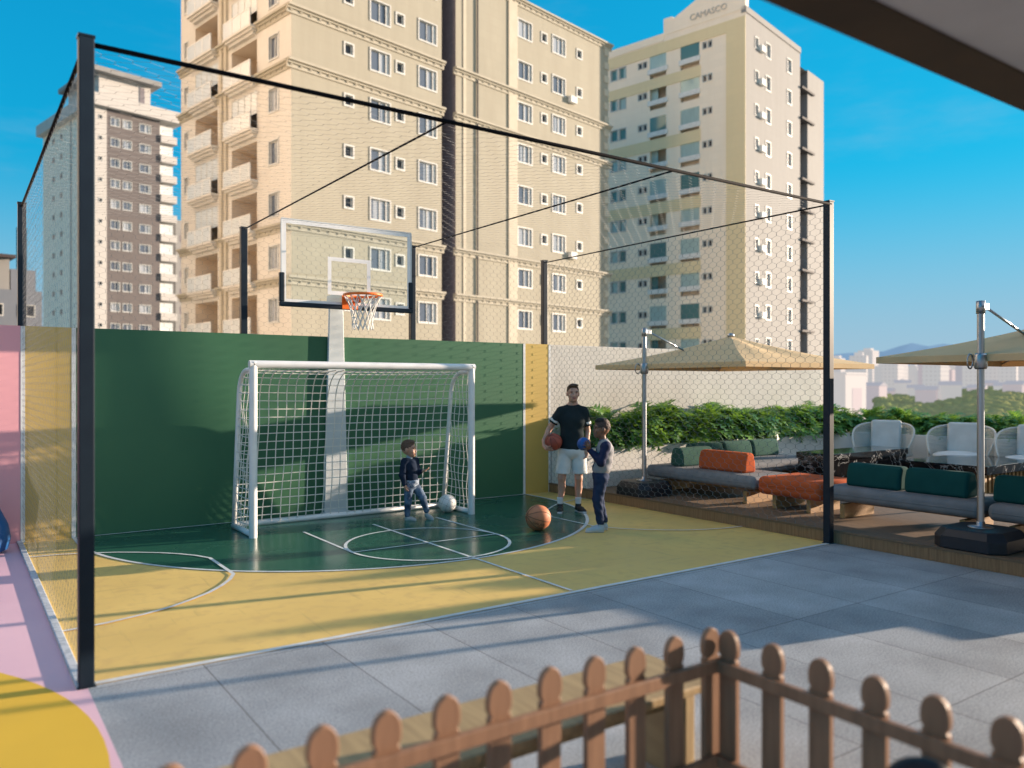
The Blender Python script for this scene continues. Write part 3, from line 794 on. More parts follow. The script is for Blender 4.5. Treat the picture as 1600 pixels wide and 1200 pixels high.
# marble tables
t = thing('marble_table', 'tall black marble block table with white veins in front of a rope chair', 'table', (11.05, 7.3, 0))
MB().box(0, 2.2, 0, .62, .62, .72).build('tabletop', M['marble'], t, bevel=.004)
MB().box(.02, 2.18, .02, .60, .15, .619).build('body', M['marble'], t, bevel=.004)
t = thing('marble_table', 'low black marble table on a slatted wooden base at the right', 'table', (12.6, 5.75, 0))
MB().box(0, 2.0, 0, 1.35, .44, .57).build('tabletop', M['marble'], t, bevel=.004)
b = MB()
for i in range(14): b.box(.12+i*.13, .18+i*.13, .08, .12, .15, .44)
for i in range(9): b.box(.06, .10, .12+i*.13, .18+i*.13, .15, .44)
b.build('slat_base', M['legwood'], t)
MB().box(.2, 1.9, .2, 1.2, .151, .43).build('plinth', M['blackplastic'], t)

# rope chairs
def rope_chair(label, x, y, rz):
    c = thing('rope_chair', label, 'chair', (x, y, .15), rz, 'cream rope lounge chairs along the planter')
    def ring(th, z): # th=0 at the back (local +y)
        r = .44 + .06*min(1, z/.8)
        return (r*1.08*math.sin(th), r*math.cos(th)*.95 + .05*z, z)
    def ztop(th): 
        a = min(1, abs(th)/R(118)); return .40 + .50*(1-a**3.2)
    pts = [ring(R(-118+236*i/48), ztop(R(-118+236*i/48))) for i in range(49)]
    MB().tube(pts, .019, 8).build('frame', M['rope'], c, smooth=True)
    MB().tube([ring(R(-125+250*i/40), .33) for i in range(41)], .019, 8).build('seat_ring', M['rope'], c, smooth=True)
    st = MB(); z = .36
    while z < .89:
        p = [ring(R(-118+236*i/48), z) for i in range(49) if ztop(R(-118+236*i/48)) > z]
        if len(p) > 2: st.tube(p, .0085, 5, cap=False)
        z += .024
    st.build('rope_weave', M['rope'], c, smooth=True, recalc=False)
    MB().sphere((0, -.02, .38), (.44, .42, .085), 28, 10).build('seat_cushion', M['white_fab'], c, smooth=True)
    b = MB().box(-.27, .27, -.06, .06, 0, .56)
    o = b.build('back_cushion', M['white_fab'], c, smooth=True, bevel=.05, seg=4, loc=(0, .34, .40)); o.rotation_euler = (R(-9), 0, 0)
    o.modifiers.new('wn', 'WEIGHTED_NORMAL')
    for sx in (-1, 1):
        for sy in (-1, 1): MB().tube([(sx*.30, sy*.28, .33), (sx*.36, sy*.33, 0)], .017, 8).build('leg', M['rope'], c, smooth=True)
    return c
rope_chair('cream rope chair behind the tall marble table, leftmost of the three', 14.42, 8.45, R(-70))
rope_chair('cream rope chair behind the parasol pole, middle of the three', 14.62, 7.12, R(-74))
rope_chair('cream rope chair cut by the right edge of the picture', 14.75, 6.02, R(-76))

# ------------------------------------------------------------------ planters
pl = thing('planter', 'long white planter along the plaster wall', 'planter', (0, 0, 0))
b = MB().box(8.22, 15.7, 9.72, 9.84, .0, .78).box(8.22, 8.34, 9.84, WY-.01, .0, .78)
b.build('wall_panel', M['planter'], pl, bevel=.01)
MB().box(8.35, 15.7, 9.85, WY-.012, .5, .70).build('soil', M['soil'], pl)
pl = thing('planter', 'white planter along the far edge of the deck behind the rope chairs', 'planter', (0, 0, 0))
MB().box(15.55, 15.69, -6, 9.715, .0, .80).build('wall_panel', M['planter'], pl, bevel=.01)
MB().box(15.76, 16.7, -6, WY+.2, -.6, .70).build('soil', M['soil'], pl)
MB().box(16.71, 16.85, -6, WY+.2, -.6, .74).build('rear_panel', M['planter'], pl)
# ------------------------------------------------------------------ shrubs in the planters
def lobed_leaf(b, base, yaw, pitch, L, W, droop, r, mi):
    """a deeply lobed leaf blade: fingers either side of a drooping midrib"""
    d0 = Vector((math.cos(yaw), math.sin(yaw), 0)); up = Vector((0, 0, 1)); side = Vector((-math.sin(yaw), math.cos(yaw), 0))
    n = 6; mid = []; p = Vector(base); a = pitch
    for i in range(n+1):
        mid.append(p.copy()); p = p + (d0*math.cos(a) + up*math.sin(a))*(L/n); a -= droop/n
    roll = r.uniform(-.35, .35)
    for i in range(n):
        t = (i+.5)/n
        w_ = W*math.sin(math.pi*min(1, .16+t*.84))**.8
        nrm = (mid[i+1]-mid[i]).normalized()
        for s in (-1, 1):
            sd = (side*s + up*(.18 + s*roll)).normalized()
            tip = mid[i].lerp(mid[i+1], .5) + sd*w_ + nrm*(L*.13) - up*(.10*w_)
            b.add([mid[i], mid[i].lerp(mid[i+1], .97), tip], [(0, 1, 2)], mi)
    b.add([mid[n-1] + side*.02, mid[n-1]-side*.02, mid[n] + (mid[n]-mid[n-1])*.5], [(0, 1, 2)], mi)

def make_shrub(seed, nl, hgt, spread, leafL, name='philodendron_shrub'):
    r = random.Random(seed)
    root = bpy.data.objects.new(name, None); link(root)
    fb = MB(); sb = MB()
    for i in range(nl):
        yaw = r.uniform(0, 2*math.pi); q = r.random()**.6
        el = r.uniform(.28, 1.38)
        L = leafL*r.uniform(.75, 1.2)
        rad = spread*math.cos(el)*r.uniform(.45, 1); zz = hgt*(.12+.88*math.sin(el)*r.uniform(.55, 1))
        p = Vector((rad*math.cos(yaw), rad*math.sin(yaw), zz))
        sb.tube([(0, 0, 0), (p.x*.45, p.y*.45, p.z*.75), p], .006, 4, cap=False)
        lobed_leaf(fb, p, yaw + r.uniform(-.5, .5), el*.75-.1, L, L*.42, r.uniform(.9, 1.9), r, 0 if r.random() < .55 else 1)
    f = fb.build('foliage', [M['leafA'], M['leafB']], root, recalc=False)
    sb.build('stem', M['stem'], root, recalc=False)
    return root
protos = [make_shrub(s, 66, .44, .36, .37) for s in (1, 2, 3, 4)]
used = set()
SHL = {'wall': 'lobed green shrub in the long planter against the plaster wall', 'side': 'lobed green shrub in the planter behind the rope chairs'}
def place(i, x, y, z, s, kind):
    k = i % 4; pr_ = protos[k]
    if k in used: o = dup(pr_)
    else: o = pr_; used.add(k)
    o.location = (x, y, z); o.rotation_euler = (rnd.uniform(-.1, .1), rnd.uniform(-.1, .1), rnd.uniform(0, 6.28)); o.scale = (s, s, s*rnd.uniform(.85, 1.32))
    tag(o, SHL[kind], 'shrub', 'shrubs in the long planter' if kind == 'wall' else 'shrubs in the side planter')
i = 0
x = 8.75
while x < 15.5:
    place(i, x, 10.0+rnd.uniform(-.05, .08), .72, rnd.uniform(.78, 1.05), 'wall'); i += 1
    if rnd.random() < .85: place(i, x+.15, 10.36+rnd.uniform(-.06, .06), .70, rnd.uniform(.95, 1.25), 'wall'); i += 1
    x += rnd.uniform(.30, .40)
y = 10.4
while y > 5.6:
    place(i, 15.98+rnd.uniform(-.05, .08), y, .72, rnd.uniform(.72, .92), 'side'); i += 1
    if rnd.random() < .6: place(i, 16.4, y-.15, .70, rnd.uniform(.8, 1.0), 'side'); i += 1
    y -= rnd.uniform(.32, .42)

# ------------------------------------------------------------------ trees (tall shrubs past the right edge, palms below)
def make_tree(name, label, loc, th, crown_z, cr, nleaf, leaf, seed, mats, group=None, cat='tree', trunk=.12, gaps=.25):
    r = random.Random(seed)
    root = thing(name, label, cat, loc, r.uniform(0, 6), group)
    tb = MB()
    tb.tube([(0,0,0), (r.uniform(-.05,.05)*th, r.uniform(-.05,.05)*th, th*.5), (0, 0, th)], [trunk, trunk*.75, trunk*.45], 8)
    cl = []
    for k in range(9):
        a = r.uniform(0, 6.28); e = r.uniform(-.2, 1.2); q = r.uniform(.4, .85)
        p = Vector((cr[0]*math.cos(a)*math.cos(e)*q, cr[1]*math.sin(a)*math.cos(e)*q, crown_z + cr[2]*math.sin(e)*q))
        tb.tube([(0, 0, th*r.uniform(.45, .95)), (p.x*.5, p.y*.5, p.z*.75+th*.1), p], [trunk*.4, trunk*.25, trunk*.1], 5)
        cl.append((p, r.uniform(.28, .5)))
    tb.build('trunk', M['bark'], root, smooth=True)
    fb = MB()
    for k in range(nleaf):
        c, q = cl[k % len(cl)]
        d = Vector((r.gauss(0, 1), r.gauss(0, 1), r.gauss(0, 1)*.8)); d.normalize(); d *= r.random()**.45
        p = c + Vector((d.x*cr[0]*q, d.y*cr[1]*q, d.z*cr[2]*q))
        a = Vector((r.gauss(0,1), r.gauss(0,1), r.gauss(0,.6))).normalized(); b_ = a.orthogonal().normalized()
        s = leaf*r.uniform(.6, 1.3)
        fb.add([p-a*s, p+b_*s*.42, p+a*s, p-b_*s*.42], [(0, 1, 2, 3)], 0 if r.random() < .5 else 1)
    fb.build('crown', mats, root, recalc=False)
    return root
LM = [M['leafA'], M['leafB']]
for k, (x, y, hh) in enumerate(((16.25, 5.0, 1.4), (16.35, 4.2, 1.65), (16.2, 3.4, 1.55), (16.3, 2.6, 1.7), (16.25, 1.9, 1.4))):
    make_tree('planter_tree', 'small leafy tree in the side planter just past the right edge', (x, y, .6), hh*.55, hh*.62, (.37, .40, hh*.42), 1300, .08, 40+k, LM, 'small trees in the side planter', trunk=.035)

# ------------------------------------------------------------------ towers
def facade(b, T, u0, u1, z0, z1, ops, depth, mi, mr):
    us = sorted({u0, u1, *[o[0] for o in ops], *[o[1] for o in ops]}); us = [u for u in us if u0-1e-6 <= u <= u1+1e-6]
    zs = sorted({z0, z1, *[o[2] for o in ops], *[o[3] for o in ops]}); zs = [z for z in zs if z0-1e-6 <= z <= z1+1e-6]
    for a in range(len(us)-1):
        for c in range(len(zs)-1):
            um, zm = (us[a]+us[a+1])/2, (zs[c]+zs[c+1])/2
            if any(o[0] < um < o[1] and o[2] < zm < o[3] for o in ops): continue
            b.poly([T(us[a], 0, zs[c]), T(us[a+1], 0, zs[c]), T(us[a+1], 0, zs[c+1]), T(us[a], 0, zs[c+1])], mi)
    for o in ops:
        d = o[4] if len(o) > 4 else depth; m2 = o[5] if len(o) > 5 else mr
        q = [(o[0],o[2]),(o[1],o[2]),(o[1],o[3]),(o[0],o[3])]
        for k in range(4):
            p, p2 = q[k], q[(k+1) % 4]
            b.poly([T(p[0],0,p[1]), T(p2[0],0,p2[1]), T(p2[0],d,p2[1]), T(p[0],d,p[1])], m2)
        b.poly([T(p[0], d, p[1]) for p in q], m2)

def win_mesh(w_, h_, mull=1, trim=.075, pane='pane', lit_reveal=True):
    """window: trim round the opening, sash bars, a white shutter strip painting the sunlit side of the opening; pane is a sub-part"""
    b = MB(); hw, hh = w_/2, h_/2
    for (x0,x1,z0,z1) in ((-hw-trim,hw+trim,hh,hh+trim),(-hw-trim,hw+trim,-hh-trim*1.3,-hh),(-hw-trim,-hw,-hh,hh),(hw,hw+trim,-hh,hh)): b.box(x0,x1,-.05,.02,z0,z1)
    f = .045
    for (x0,x1,z0,z1) in ((-hw,hw,hh-f,hh),(-hw,hw,-hh,-hh+f),(-hw,-hw+f,-hh+f,hh-f),(hw-f,hw,-hh+f,hh-f)): b.box(x0,x1,.08,.12,z0,z1)
    for k in range(mull):
        x = -hw + w_*(k+1)/(mull+1); b.box(x-f/2, x+f/2, .08, .125, -hh+f, hh-f)
    if lit_reveal: b.box(hw*.62, hw-f, .04, .079, -hh+f, hh-f)  # white strip imitates the sunlit reveal of the window
    o = b.build('window', M['t_frame'])
    p = MB().box(-hw+.01, hw-.01, .13, .15, -hh+.01, hh-.01).build('pane', M[pane], o)
    return o
def place_windows(proto, parent, spots, face):
    first = True
    for (u, z) in spots:
        if first: o = proto; o.parent = parent; first = False
        else: o = dup(proto, parent=parent)
        if face == 'R': o.location = (u, 0, z); o.rotation_euler = (0, 0, 0)
        else: o.location = (0, u, z); o.rotation_euler = (0, 0, -math.pi/2)
def door_set(w_, h_, kind):
    b = MB(); hw = w_/2
    for x in (-hw, -hw*.33, hw*.33, hw-.05): b.box(x, x+.05, -.02, .04, 0, h_)
    b.box(-hw, hw, -.02, .04, h_-.06, h_)
    o = b.build('balcony_door', M['t_frame'])
    MB().box(-hw+.01, hw-.01, .05, .06, 0, h_-.01).build('pane', M[kind], o)
    return o

TR = lambda u, d, z: (u, d, z)          # right face, outward normal -y
TL = lambda v, d, z: (d, v, z)          # left face, outward normal -x
GZ = -12.0
# --- main tower
mt = thing('apartment_tower', 'large tan and cream apartment tower in the middle behind the court', 'building', (15.56, 43.89, 0), R(11.4))
rows = [24.6-3.03*k for k in range(-3, 9)]
rowsR = [27.7-3.03*k for k in range(0, 9)]
b = MB()
bigL = [(u, z) for z in rows for u in (6.14, 9.93)]; smL = [(u, z+.1) for z in rows for u in (3.84, 7.68)]
bigR = [(u, z) for z in rowsR for u in (19.21, 23.04)]; smR = [(u, z+.1) for z in rowsR for u in (21.34, 25.53)]
op = lambda s, w_, h_: [(u-w_/2, u+w_/2, z-h_/2, z+h_/2) for (u, z) in s]
facade(b, TR, 0, 11.14, GZ, 36.5, op(bigL, 1.45, 1.25)+op(smL, .55, .6), .16, 0, 3)
facade(b, TR, 12.39, 29.3, GZ, 29.6, op(bigR, 1.45, 1.25)+op(smR, .55, .6), .16, 0, 3)
for (u0, u1, z1) in ((11.14, 12.39, 36.5),):
    b.poly([(u0,0,GZ),(u0,2.2,GZ),(u0,2.2,z1),(u0,0,z1)], 2); b.poly([(u1,0,GZ),(u1,2.2,GZ),(u1,2.2,z1),(u1,0,z1)], 2)
    b.poly([(u0,2.2,GZ),(u1,2.2,GZ),(u1,2.2,z1),(u0,2.2,z1)], 2)
balc = [(3.8, 6.9), (8.75, 11.9)]
brow = [27.25-3.03*k for k in range(-2, 9)]
ops = [(a, c, z-1.3, z+1.05, 1.7, 4) for z in brow for (a, c) in balc]
vw = [(1.87, z) for z in brow] 
facade(b, TL, 0, 14.05, GZ, 36.5, ops+op(vw, 1.0, 1.3)+op([(13.2, z) for z in brow], .5, 1.0), .16, 1, 3)
b.poly([(29.3,0,GZ),(29.3,15,GZ),(29.3,15,29.6),(29.3,0,29.6)], 1)
b.poly([(0,14.05,GZ),(29.3,14.05,GZ),(29.3,14.05,29.6),(0,14.05,29.6)], 1)
b.poly([(0,0,36.5),(11.14,0,36.5),(11.14,14.05,36.5),(0,14.05,36.5)], 1)
b.poly([(11.14,2.2,29.6),(11.14,14.05,29.6),(11.14,14.05,36.5),(11.14,2.2,36.5)], 1)
b.poly([(12.39,0,29.6),(29.3,0,29.6),(29.3,15,29.6),(12.39,15,29.6)], 1)
b.build('wall', [M['t_tan'], M['t_cream'], M['t_recess'], M['t_frame'], M['t_inner']], mt, recalc=False)
place_windows(win_mesh(1.45, 1.25), mt, bigL+bigR, 'R')
place_windows(win_mesh(.55, .6, 0, .09, 'pane_dark'), mt, smL+smR, 'R')
place_windows(win_mesh(1.0, 1.3), mt, vw, 'L')
place_windows(win_mesh(.5, 1.0, 0, .08), mt, [(13.2, z) for z in brow], 'L')
def cornice(parent, segs, m):
    b = MB()
    for (face, a, c, z) in segs:
        T = TR if face == 'R' else TL
        def bx(u0, u1, d, za, zb):
            p, q = T(u0, -d, za), T(u1, .05, zb)
            b.box(min(p[0],q[0]), max(p[0],q[0]), min(p[1],q[1]), max(p[1],q[1]), za, zb)
        bx(a, c, .30, z, z+.13); bx(a, c, .17, z-.13, z-.002); bx(a, c, .07, z-.36, z-.132)
        k = a+.2
        while k < c-.2:
            bx(k, k+.12, .13, z-.235, z-.133); k += .62
    return b.build('cornice', m, parent)
zc = [22.9-12.12*k for k in range(-1, 2)]; zc = [z for z in zc] + [z-3.05 for z in zc]
for z in zc:
    cornice(mt, [('R', -.30, 11.3, z), ('L', 0, 14.2, z)], M['t_trim'])
    if z < 29: cornice(mt, [('R', 12.2, 29.6, z)], M['t_trim'])
cornice(mt, [('R', 12.2, 29.7, 29.6)], M['t_trim'])
MB().box(17.45, 18.35, -.09, .02, GZ, 29.4).build('pilaster', M['t_pil'], mt)
MB().box(13.05, 13.30, -.05, .02, GZ, 29.4).build('pilaster', M['t_pil'], mt)
for u in (14.35,): MB().tube([(u, -.09, GZ), (u, -.09, 29.3)], .06, 8).build('downpipe', M['t_dark'], mt)
b = MB(); k = GZ
while k < 29: b.box(28.75, 29.36, -.06, .03, k, k+.55); k += 1.1
b.build('quoin', M['t_pil'], mt)
for v0 in (7.35, 7.95): MB().box(-.16, .02, v0, v0+.28, GZ, 36.4).build('pilaster', M['t_pil'], mt)
# hipped dark roof over the right-hand block
b = MB().add([(16,1.2,29.9),(28.6,1.2,29.9),(28.6,13,29.9),(16,13,29.9),(20,7,35),(24.5,7,35)], [(0,1,5,4),(1,2,5),(2,3,4,5),(3,0,4)])
MBr = MB(); MBr.add([(15,.8,29.77),(28.4,.8,29.77),(28.4,13,29.77),(15,13,29.77),(19.5,7,35.2),(24,7,35.2)], [(0,1,5,4),(1,2,5),(2,3,4,5),(3,0,4),(0,3,2,1)])
MBr.build('roof', M['t_roof'], mt)
# balconies: ledge with rounded belly, glass rail, doors
led = MB(); 
for s in range(1):
    led.box(-.55, .02, -1.75, 1.75, -.14, .0).box(-.42, .02, -1.65, 1.65, -.28, -.142).box(-.25, .02, -1.5, 1.5, -.45, -.282)
first = None
for (a, c) in balc:
    for k, z in enumerate(brow):
        if first is None:
            bo = led.build('balcony', M['t_cream'], mt)
            MB().box(-.52, -.48, -1.62, 1.62, .03, .92).build('glass_rail', M['rail_glass'], bo)
            rl = MB().box(-.54, -.46, -1.66, 1.66, .92, .98)
            for yy in (-1.66, -.55, .5, 1.6): rl.box(-.535, -.465, yy, yy+.06, 0, .92)
            rl.build('handrail', M['t_slab'], bo)
            first = bo; o = bo
        else: o = dup(first, parent=mt)
        o.location = (0, (a+c)/2, z-1.3)
ds = door_set(2.4, 2.05, 'pane'); n = 0
for (a, c) in balc:
    for z in brow:
        o = ds if n == 0 else dup(ds, parent=mt)
        o.parent = mt; o.location = (1.62, (a+c)/2, z-1.3); o.rotation_euler = (0, 0, -math.pi/2); n += 1
# some balconies are glazed in
gl0 = None
for (ci, ri) in ((0, 3), (0, 5), (1, 2), (1, 4), (1, 6), (0, 1), (1, 7)):
    a, c = balc[ci]; z = brow[ri]
    if gl0 is None:
        gb = MB()
        for k in range(5): gb.box(-.50, -.44, -1.6+k*.78, -1.54+k*.78, -.3, 1.05)
        gb.box(-.50, -.44, -1.6, 1.6, 1.0, 1.06)
        gl0 = gb.build('balcony_glazing', M['t_frame'], mt)
        MB().box(-.48, -.46, -1.56, 1.56, -.3, 1.0).build('pane', M['rail_glass'], gl0); o = gl0
    else: o = dup(gl0, parent=mt)
    o.location = (.5, (a+c)/2, z)

# --- right tower
rt = thing('apartment_tower', 'white and yellow banded apartment tower on the right with lettering on its gable', 'building', (57.55, 46.43, 0), R(13.2))
b = MB(); br_ = [32.65-3.03*k for k in range(0, 11)]
ops = []
bal2 = [(4.55, 6.5), (8.05, 9.85)]
for z in br_:
    for (a, c) in bal2: ops += [(a, c, z-.55, z+.85, 1.0, 4), (a, c, z-1.45, z-1.02, .5, 4)]
pr1 = [(u, z+.2) for z in br_ for u in (3.45, 4.0)]; pr2 = [(u, z+.1) for z in br_ for u in (10.4, 10.95)]; pr3 = [(u, z) for z in br_ for u in (13.0, 14.0)]
facade(b, TL, 0, 18, GZ, 35.2, ops+op(pr1, .34, .55)+op(pr2, .38, .55)+op(pr3, .75, 1.05), .14, 0, 3)
cA = [(2.2, z) for z in br_]; cB = [(4.6, z) for z in br_]; cC = [(9.36, z) for z in br_]
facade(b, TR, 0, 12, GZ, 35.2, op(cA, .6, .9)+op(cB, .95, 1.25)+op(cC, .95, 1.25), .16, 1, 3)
b.poly([(12,0,GZ),(12,2.5,GZ),(12,2.5,35.2),(12,0,35.2)], 2)
b.poly([(12,2.5,GZ),(13.9,2.5,GZ),(13.9,2.5,33.5),(12,2.5,33.5)], 2)
b.poly([(13.9,0,GZ),(13.9,2.5,GZ),(13.9,2.5,33.6),(13.9,0,33.6)], 1)
facade(b, TR, 13.9, 18.2, GZ, 33.6, [], .2, 1, 3)
b.poly([(18.2,0,GZ),(18.2,18,GZ),(18.2,18,33.6),(18.2,0,33.6)], 1)
b.poly([(0,0,35.0),(12,0,35.0),(12,18,35.0),(0,18,35.0)], 1); b.poly([(12,0,33.4),(18.2,0,33.4),(18.2,18,33.4),(12,18,33.4)], 1)
b.poly([(0,18,GZ),(18.2,18,GZ),(18.2,18,33.4),(0,18,33.4)], 1)
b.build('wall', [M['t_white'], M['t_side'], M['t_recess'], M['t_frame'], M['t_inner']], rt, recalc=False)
place_windows(win_mesh(.34, .55, 0, .05, 'pane_dark', False), rt, pr1, 'L')
place_windows(win_mesh(.38, .55, 0, .05, 'pane_dark', False), rt, pr2, 'L')
place_windows(win_mesh(.75, 1.05, 0, .07, 'pane_teal', False), rt, pr3, 'L')
place_windows(win_mesh(.95, 1.25), rt, cB+cC, 'R')
place_windows(win_mesh(.6, .9, 0, .07), rt, cA, 'R')
# painted bands stand a little proud of the wall
b = MB()
def band(v0, v1, z0, z1): b.box(-.06, .0, v0, v1, z0, z1)
band(0, 1.84, GZ, 34.4); band(1.84, 18, 33.35, 34.4); band(4.4, 18, 30.15, 31.15)
for z0, z1 in ((24.2,25.3),(18.1,19.2),(12.1,13.2),(6.0,7.1),(0,1.1)): band(4.4, 9.98, z0, z1)
for z0, z1 in ((24.2,25.3),(18.1,19.2),(12.1,13.2)): band(9.98, 18, z0, z1)
b.build('painted_band', M['t_yellow'], rt)
b = MB()
for (a, c) in bal2: b.box(-.10, .0, a-.06, c+.06, GZ, 33.2) if False else None
pb = None
for z in br_:
    for (a, c) in bal2:
        if pb is None:
            pb = MB().box(-.14, .10, -(c-a)/2-.12, (c-a)/2+.12, -1.02, -.56).build('balcony_parapet', M['t_slab'], rt); o = pb
        else: o = dup(pb, parent=rt)
        o.location = (0, (a+c)/2, z)
gw0 = None
for k, z in enumerate(br_):
    for j, (a, c) in enumerate(bal2):
        if (k*2+j*3+k*k) % 4 in (0, 3):
            if gw0 is None:
                gw0 = MB().box(.02, .06, -.95, .95, -.55, .85).build('balcony_glazing', M['pane_teal'], rt); o = gw0
            else: o = dup(gw0, parent=rt)
            o.location = (0, (a+c)/2, z)
        else:
            if gw0 is not None:
                o = dup(gw0, parent=rt); o.location = (.3, (a+c)/2+.62, z); o.scale = (1, .45, 1)
gp = [(0, 35.0), (0, 39.6), (1.2, 38.9), (7.2, 36.3), (7.4, 36.55), (8.3, 36.55), (8.3, 35.0)]
MB().prism(gp, -.05, .55, 'x').build('gable', M['t_white'], rt)
MB().box(-.05, 12.05, -.08, .4, 34.7, 35.25).build('parapet', M['t_side'], rt)
MB().box(-.06, .4, 8.3, 18, 34.5, 35.22).build('parapet', M['t_white'], rt)
sl = None
for z in br_:
    if sl is None: sl = MB().box(12.02, 15.2, -.25, 2.4, -.1, .1).build('balcony_slab', M['t_dark'], rt); o = sl
    else: o = dup(sl, parent=rt)
    o.location = (0, 0, z-1.3)
def text_mesh(s, size, depth):
    cu = bpy.data.curves.new('t', 'FONT'); cu.body = s; cu.size = size; cu.extrude = depth; cu.align_x = 'CENTER'; cu.align_y = 'CENTER'
    ob = bpy.data.objects.new('t', cu); col.objects.link(ob)
    dg = bpy.context.evaluated_depsgraph_get(); dg.update()
    me = bpy.data.meshes.new_from_object(ob.evaluated_get(dg))
    bpy.data.objects.remove(ob); return me
me = text_mesh('CAMASCO', .78, .05)
lt = bpy.data.objects.new('lettering', me); me.materials.append(pmat('letter_grey', (.56,.52,.48), rough=.6)); link(lt, rt)
lt.location = (-.08, 3.6, 35.75); lt.rotation_euler = (R(90), R(-9), -math.pi/2)
lt.rotation_euler = (Matrix.Rotation(-math.pi/2, 3, 'Z') @ Matrix.Rotation(R(90), 3, 'X')).to_euler()
em = MB().prism([(2.3,36.55),(3.0,36.95),(3.3,37.35),(2.7,37.05)], -.12, -.05, 'x').build('emblem', pmat('emblem_red', (.40,.16,.14), rough=.6), rt)

ac = None
for k, z in enumerate(br_):
    for u in (3.05,):
        if ac is None:
            ac = MB().box(-.40, .40, -.34, -.01, -.28, .28).build('air_conditioner', M['t_slab'], rt, bevel=.02); o = ac
        else: o = dup(ac, parent=rt)
        o.location = (u, 0, z-.35)
ac = None
for k, (u, z) in enumerate([(u, z) for z in rowsR for u in (24.55,)]):
    if k % 4 != 1: continue
    if ac is None:
        ac = MB().box(-.38, .38, -.32, -.01, -.26, .26).build('air_conditioner', M['t_slab'], mt, bevel=.02); o = ac
    else: o = dup(ac, parent=mt)
    o.location = (u, 0, z-.75)
# --- left tower
lt_ = thing('apartment_tower', 'brown and white apartment tower at the left behind the tall front post', 'building', (16.69, 128.56, 0), R(12))
b = MB(); r3 = [40.0-3.0*k for k in range(0, 17)]
w1 = [(2.9, z) for z in r3]; w2 = [(4.6, z) for z in r3]; w3 = [(7.2, z) for z in r3]
wl = [(v, z) for z in r3 for v in (5.5, 13.5, 17)]
facade(b, TR, 0, 1.73, GZ, 41.7, op([(.9, z+.3) for z in r3], .4, .5), .14, 0, 3)
facade(b, TR, 1.73, 9.4, GZ, 41.7, op(w1, 1.2, 1.15)+op(w2, 1.2, 1.15)+op(w3, 1.6, 1.15), .14, 1, 3)
facade(b, TL, 0, 22, GZ, 41.7, op(wl, .9, .8), .14, 2, 3)
b.poly([(9.4,0,GZ),(9.4,18,GZ),(9.4,18,41.7),(9.4,0,41.7)], 0); b.poly([(0,0,41.7),(9.4,0,41.7),(9.4,22,41.7),(0,22,41.7)], 0)
b.build('wall', [M['t_white2'], M['t_brown'], M['t_white'], M['t_frame'], M['t_inner']], lt_, recalc=False)
place_windows(win_mesh(1.2, 1.15), lt_, w1+w2, 'R'); place_windows(win_mesh(1.6, 1.15), lt_, w3, 'R')
place_windows(win_mesh(.9, .8, 0, .05, 'pane_dark', False), lt_, wl, 'L')
place_windows(win_mesh(.4, .5, 0, .05, 'pane_dark', False), lt_, [(.9, z+.3) for z in r3], 'R')
MB().box(-.9, 12.6, -.9, 22.5, 41.7, 43.4).build('parapet', M['t_white2'], lt_)
MB().box(-.02, .5, 9, 9.6, GZ, 41.6).build('pilaster', M['t_side'], lt_)
bs = None
for z in r3:
    if bs is None:
        bs = MB().box(9.45, 11.9, -.3, 4, -1.5, -.4).build('balcony', M['t_white2'], lt_)
        MB().box(9.45, 11.6, .5, 3.8, -.39, 1.2).build('glazing', M['rail_glass'], bs); o = bs
    else: o = dup(bs, parent=lt_)
    o.location = (0, 0, z)
ph = MB().box(1.2, 8.6, 1.5, 14, 43.4, 47.0).build('penthouse', M['t_white2'], lt_)
MB().box(.0, 9.8, .2, 15, 47.0, 47.7).build('roof', M['t_side'], ph)
MB().box(7.0, 7.7, 1.42, 1.499, 43.6, 46.5).build('window', M['t_recess'], ph)

# --- low buildings at the left edge
lb = thing('apartment_block', 'grey low apartment block at the far left edge above the wall', 'building', (3.2, 88, 0), R(8))
b = MB(); wz = [8.7, 5.5, 2.3]
wsp = [(u, z) for z in wz for u in (-12, -9.6, -7.2, -4.8, -2.4, 0, 2.6)]
facade(b, TR, -14, 3.9, GZ, 10.6, op(wsp, 1.3, 1.0), .15, 0, 1)
b.poly([(-14,0,10.6),(3.9,0,10.6),(3.9,14,10.6),(-14,14,10.6)], 0); b.poly([(3.9,0,GZ),(3.9,14,GZ),(3.9,14,10.6),(3.9,0,10.6)], 0); b.poly([(-14,0,GZ),(-14,14,GZ),(-14,14,10.6),(-14,0,10.6)], 0)
b.build('wall', [M['t_grey'], M['t_recess']], lb, recalc=False)
place_windows(win_mesh(1.3, 1.0, 1, .07, 'pane_dark', False), lb, wsp, 'R')
for z in (6.95, 3.8): MB().box(-14.05, 3.95, -.15, .02, z, z+.3).build('ledge', M['t_recess'], lb)
up_ = MB().box(-12, 1.5, 1.5, 9, 10.6, 13.7).build('upper_storey', M['t_side'], lb)
MB().box(-12.6, 1.9, .8, 9.5, 13.7, 14.0).build('roof', M['t_roof'], up_)
MB().box(1.7, 3.8, 2, 9, 10.6, 12.8).build('upper_storey', M['t_grey'], lb)
for x in (.6, 2.4, 3.2): MB().tube([(x, 3, 12.5), (x, 3, 17.0)], .05, 5).build('antenna', M['cable'], lb)
pbk = thing('apartment_block', 'narrow pale block glimpsed between the left tower and the large tan tower', 'building', (30.4, 141, 0), R(10))
b = MB(); wsp = [(u, 26-3*k) for k in range(12) for u in (1.0, 2.8)]
facade(b, TR, 0, 9, GZ, 29, op(wsp, .8, 1.1), .15, 0, 1); b.poly([(0,0,GZ),(0,10,GZ),(0,10,29),(0,0,29)], 0); b.poly([(0,0,29),(9,0,29),(9,10,29),(0,10,29)], 0)
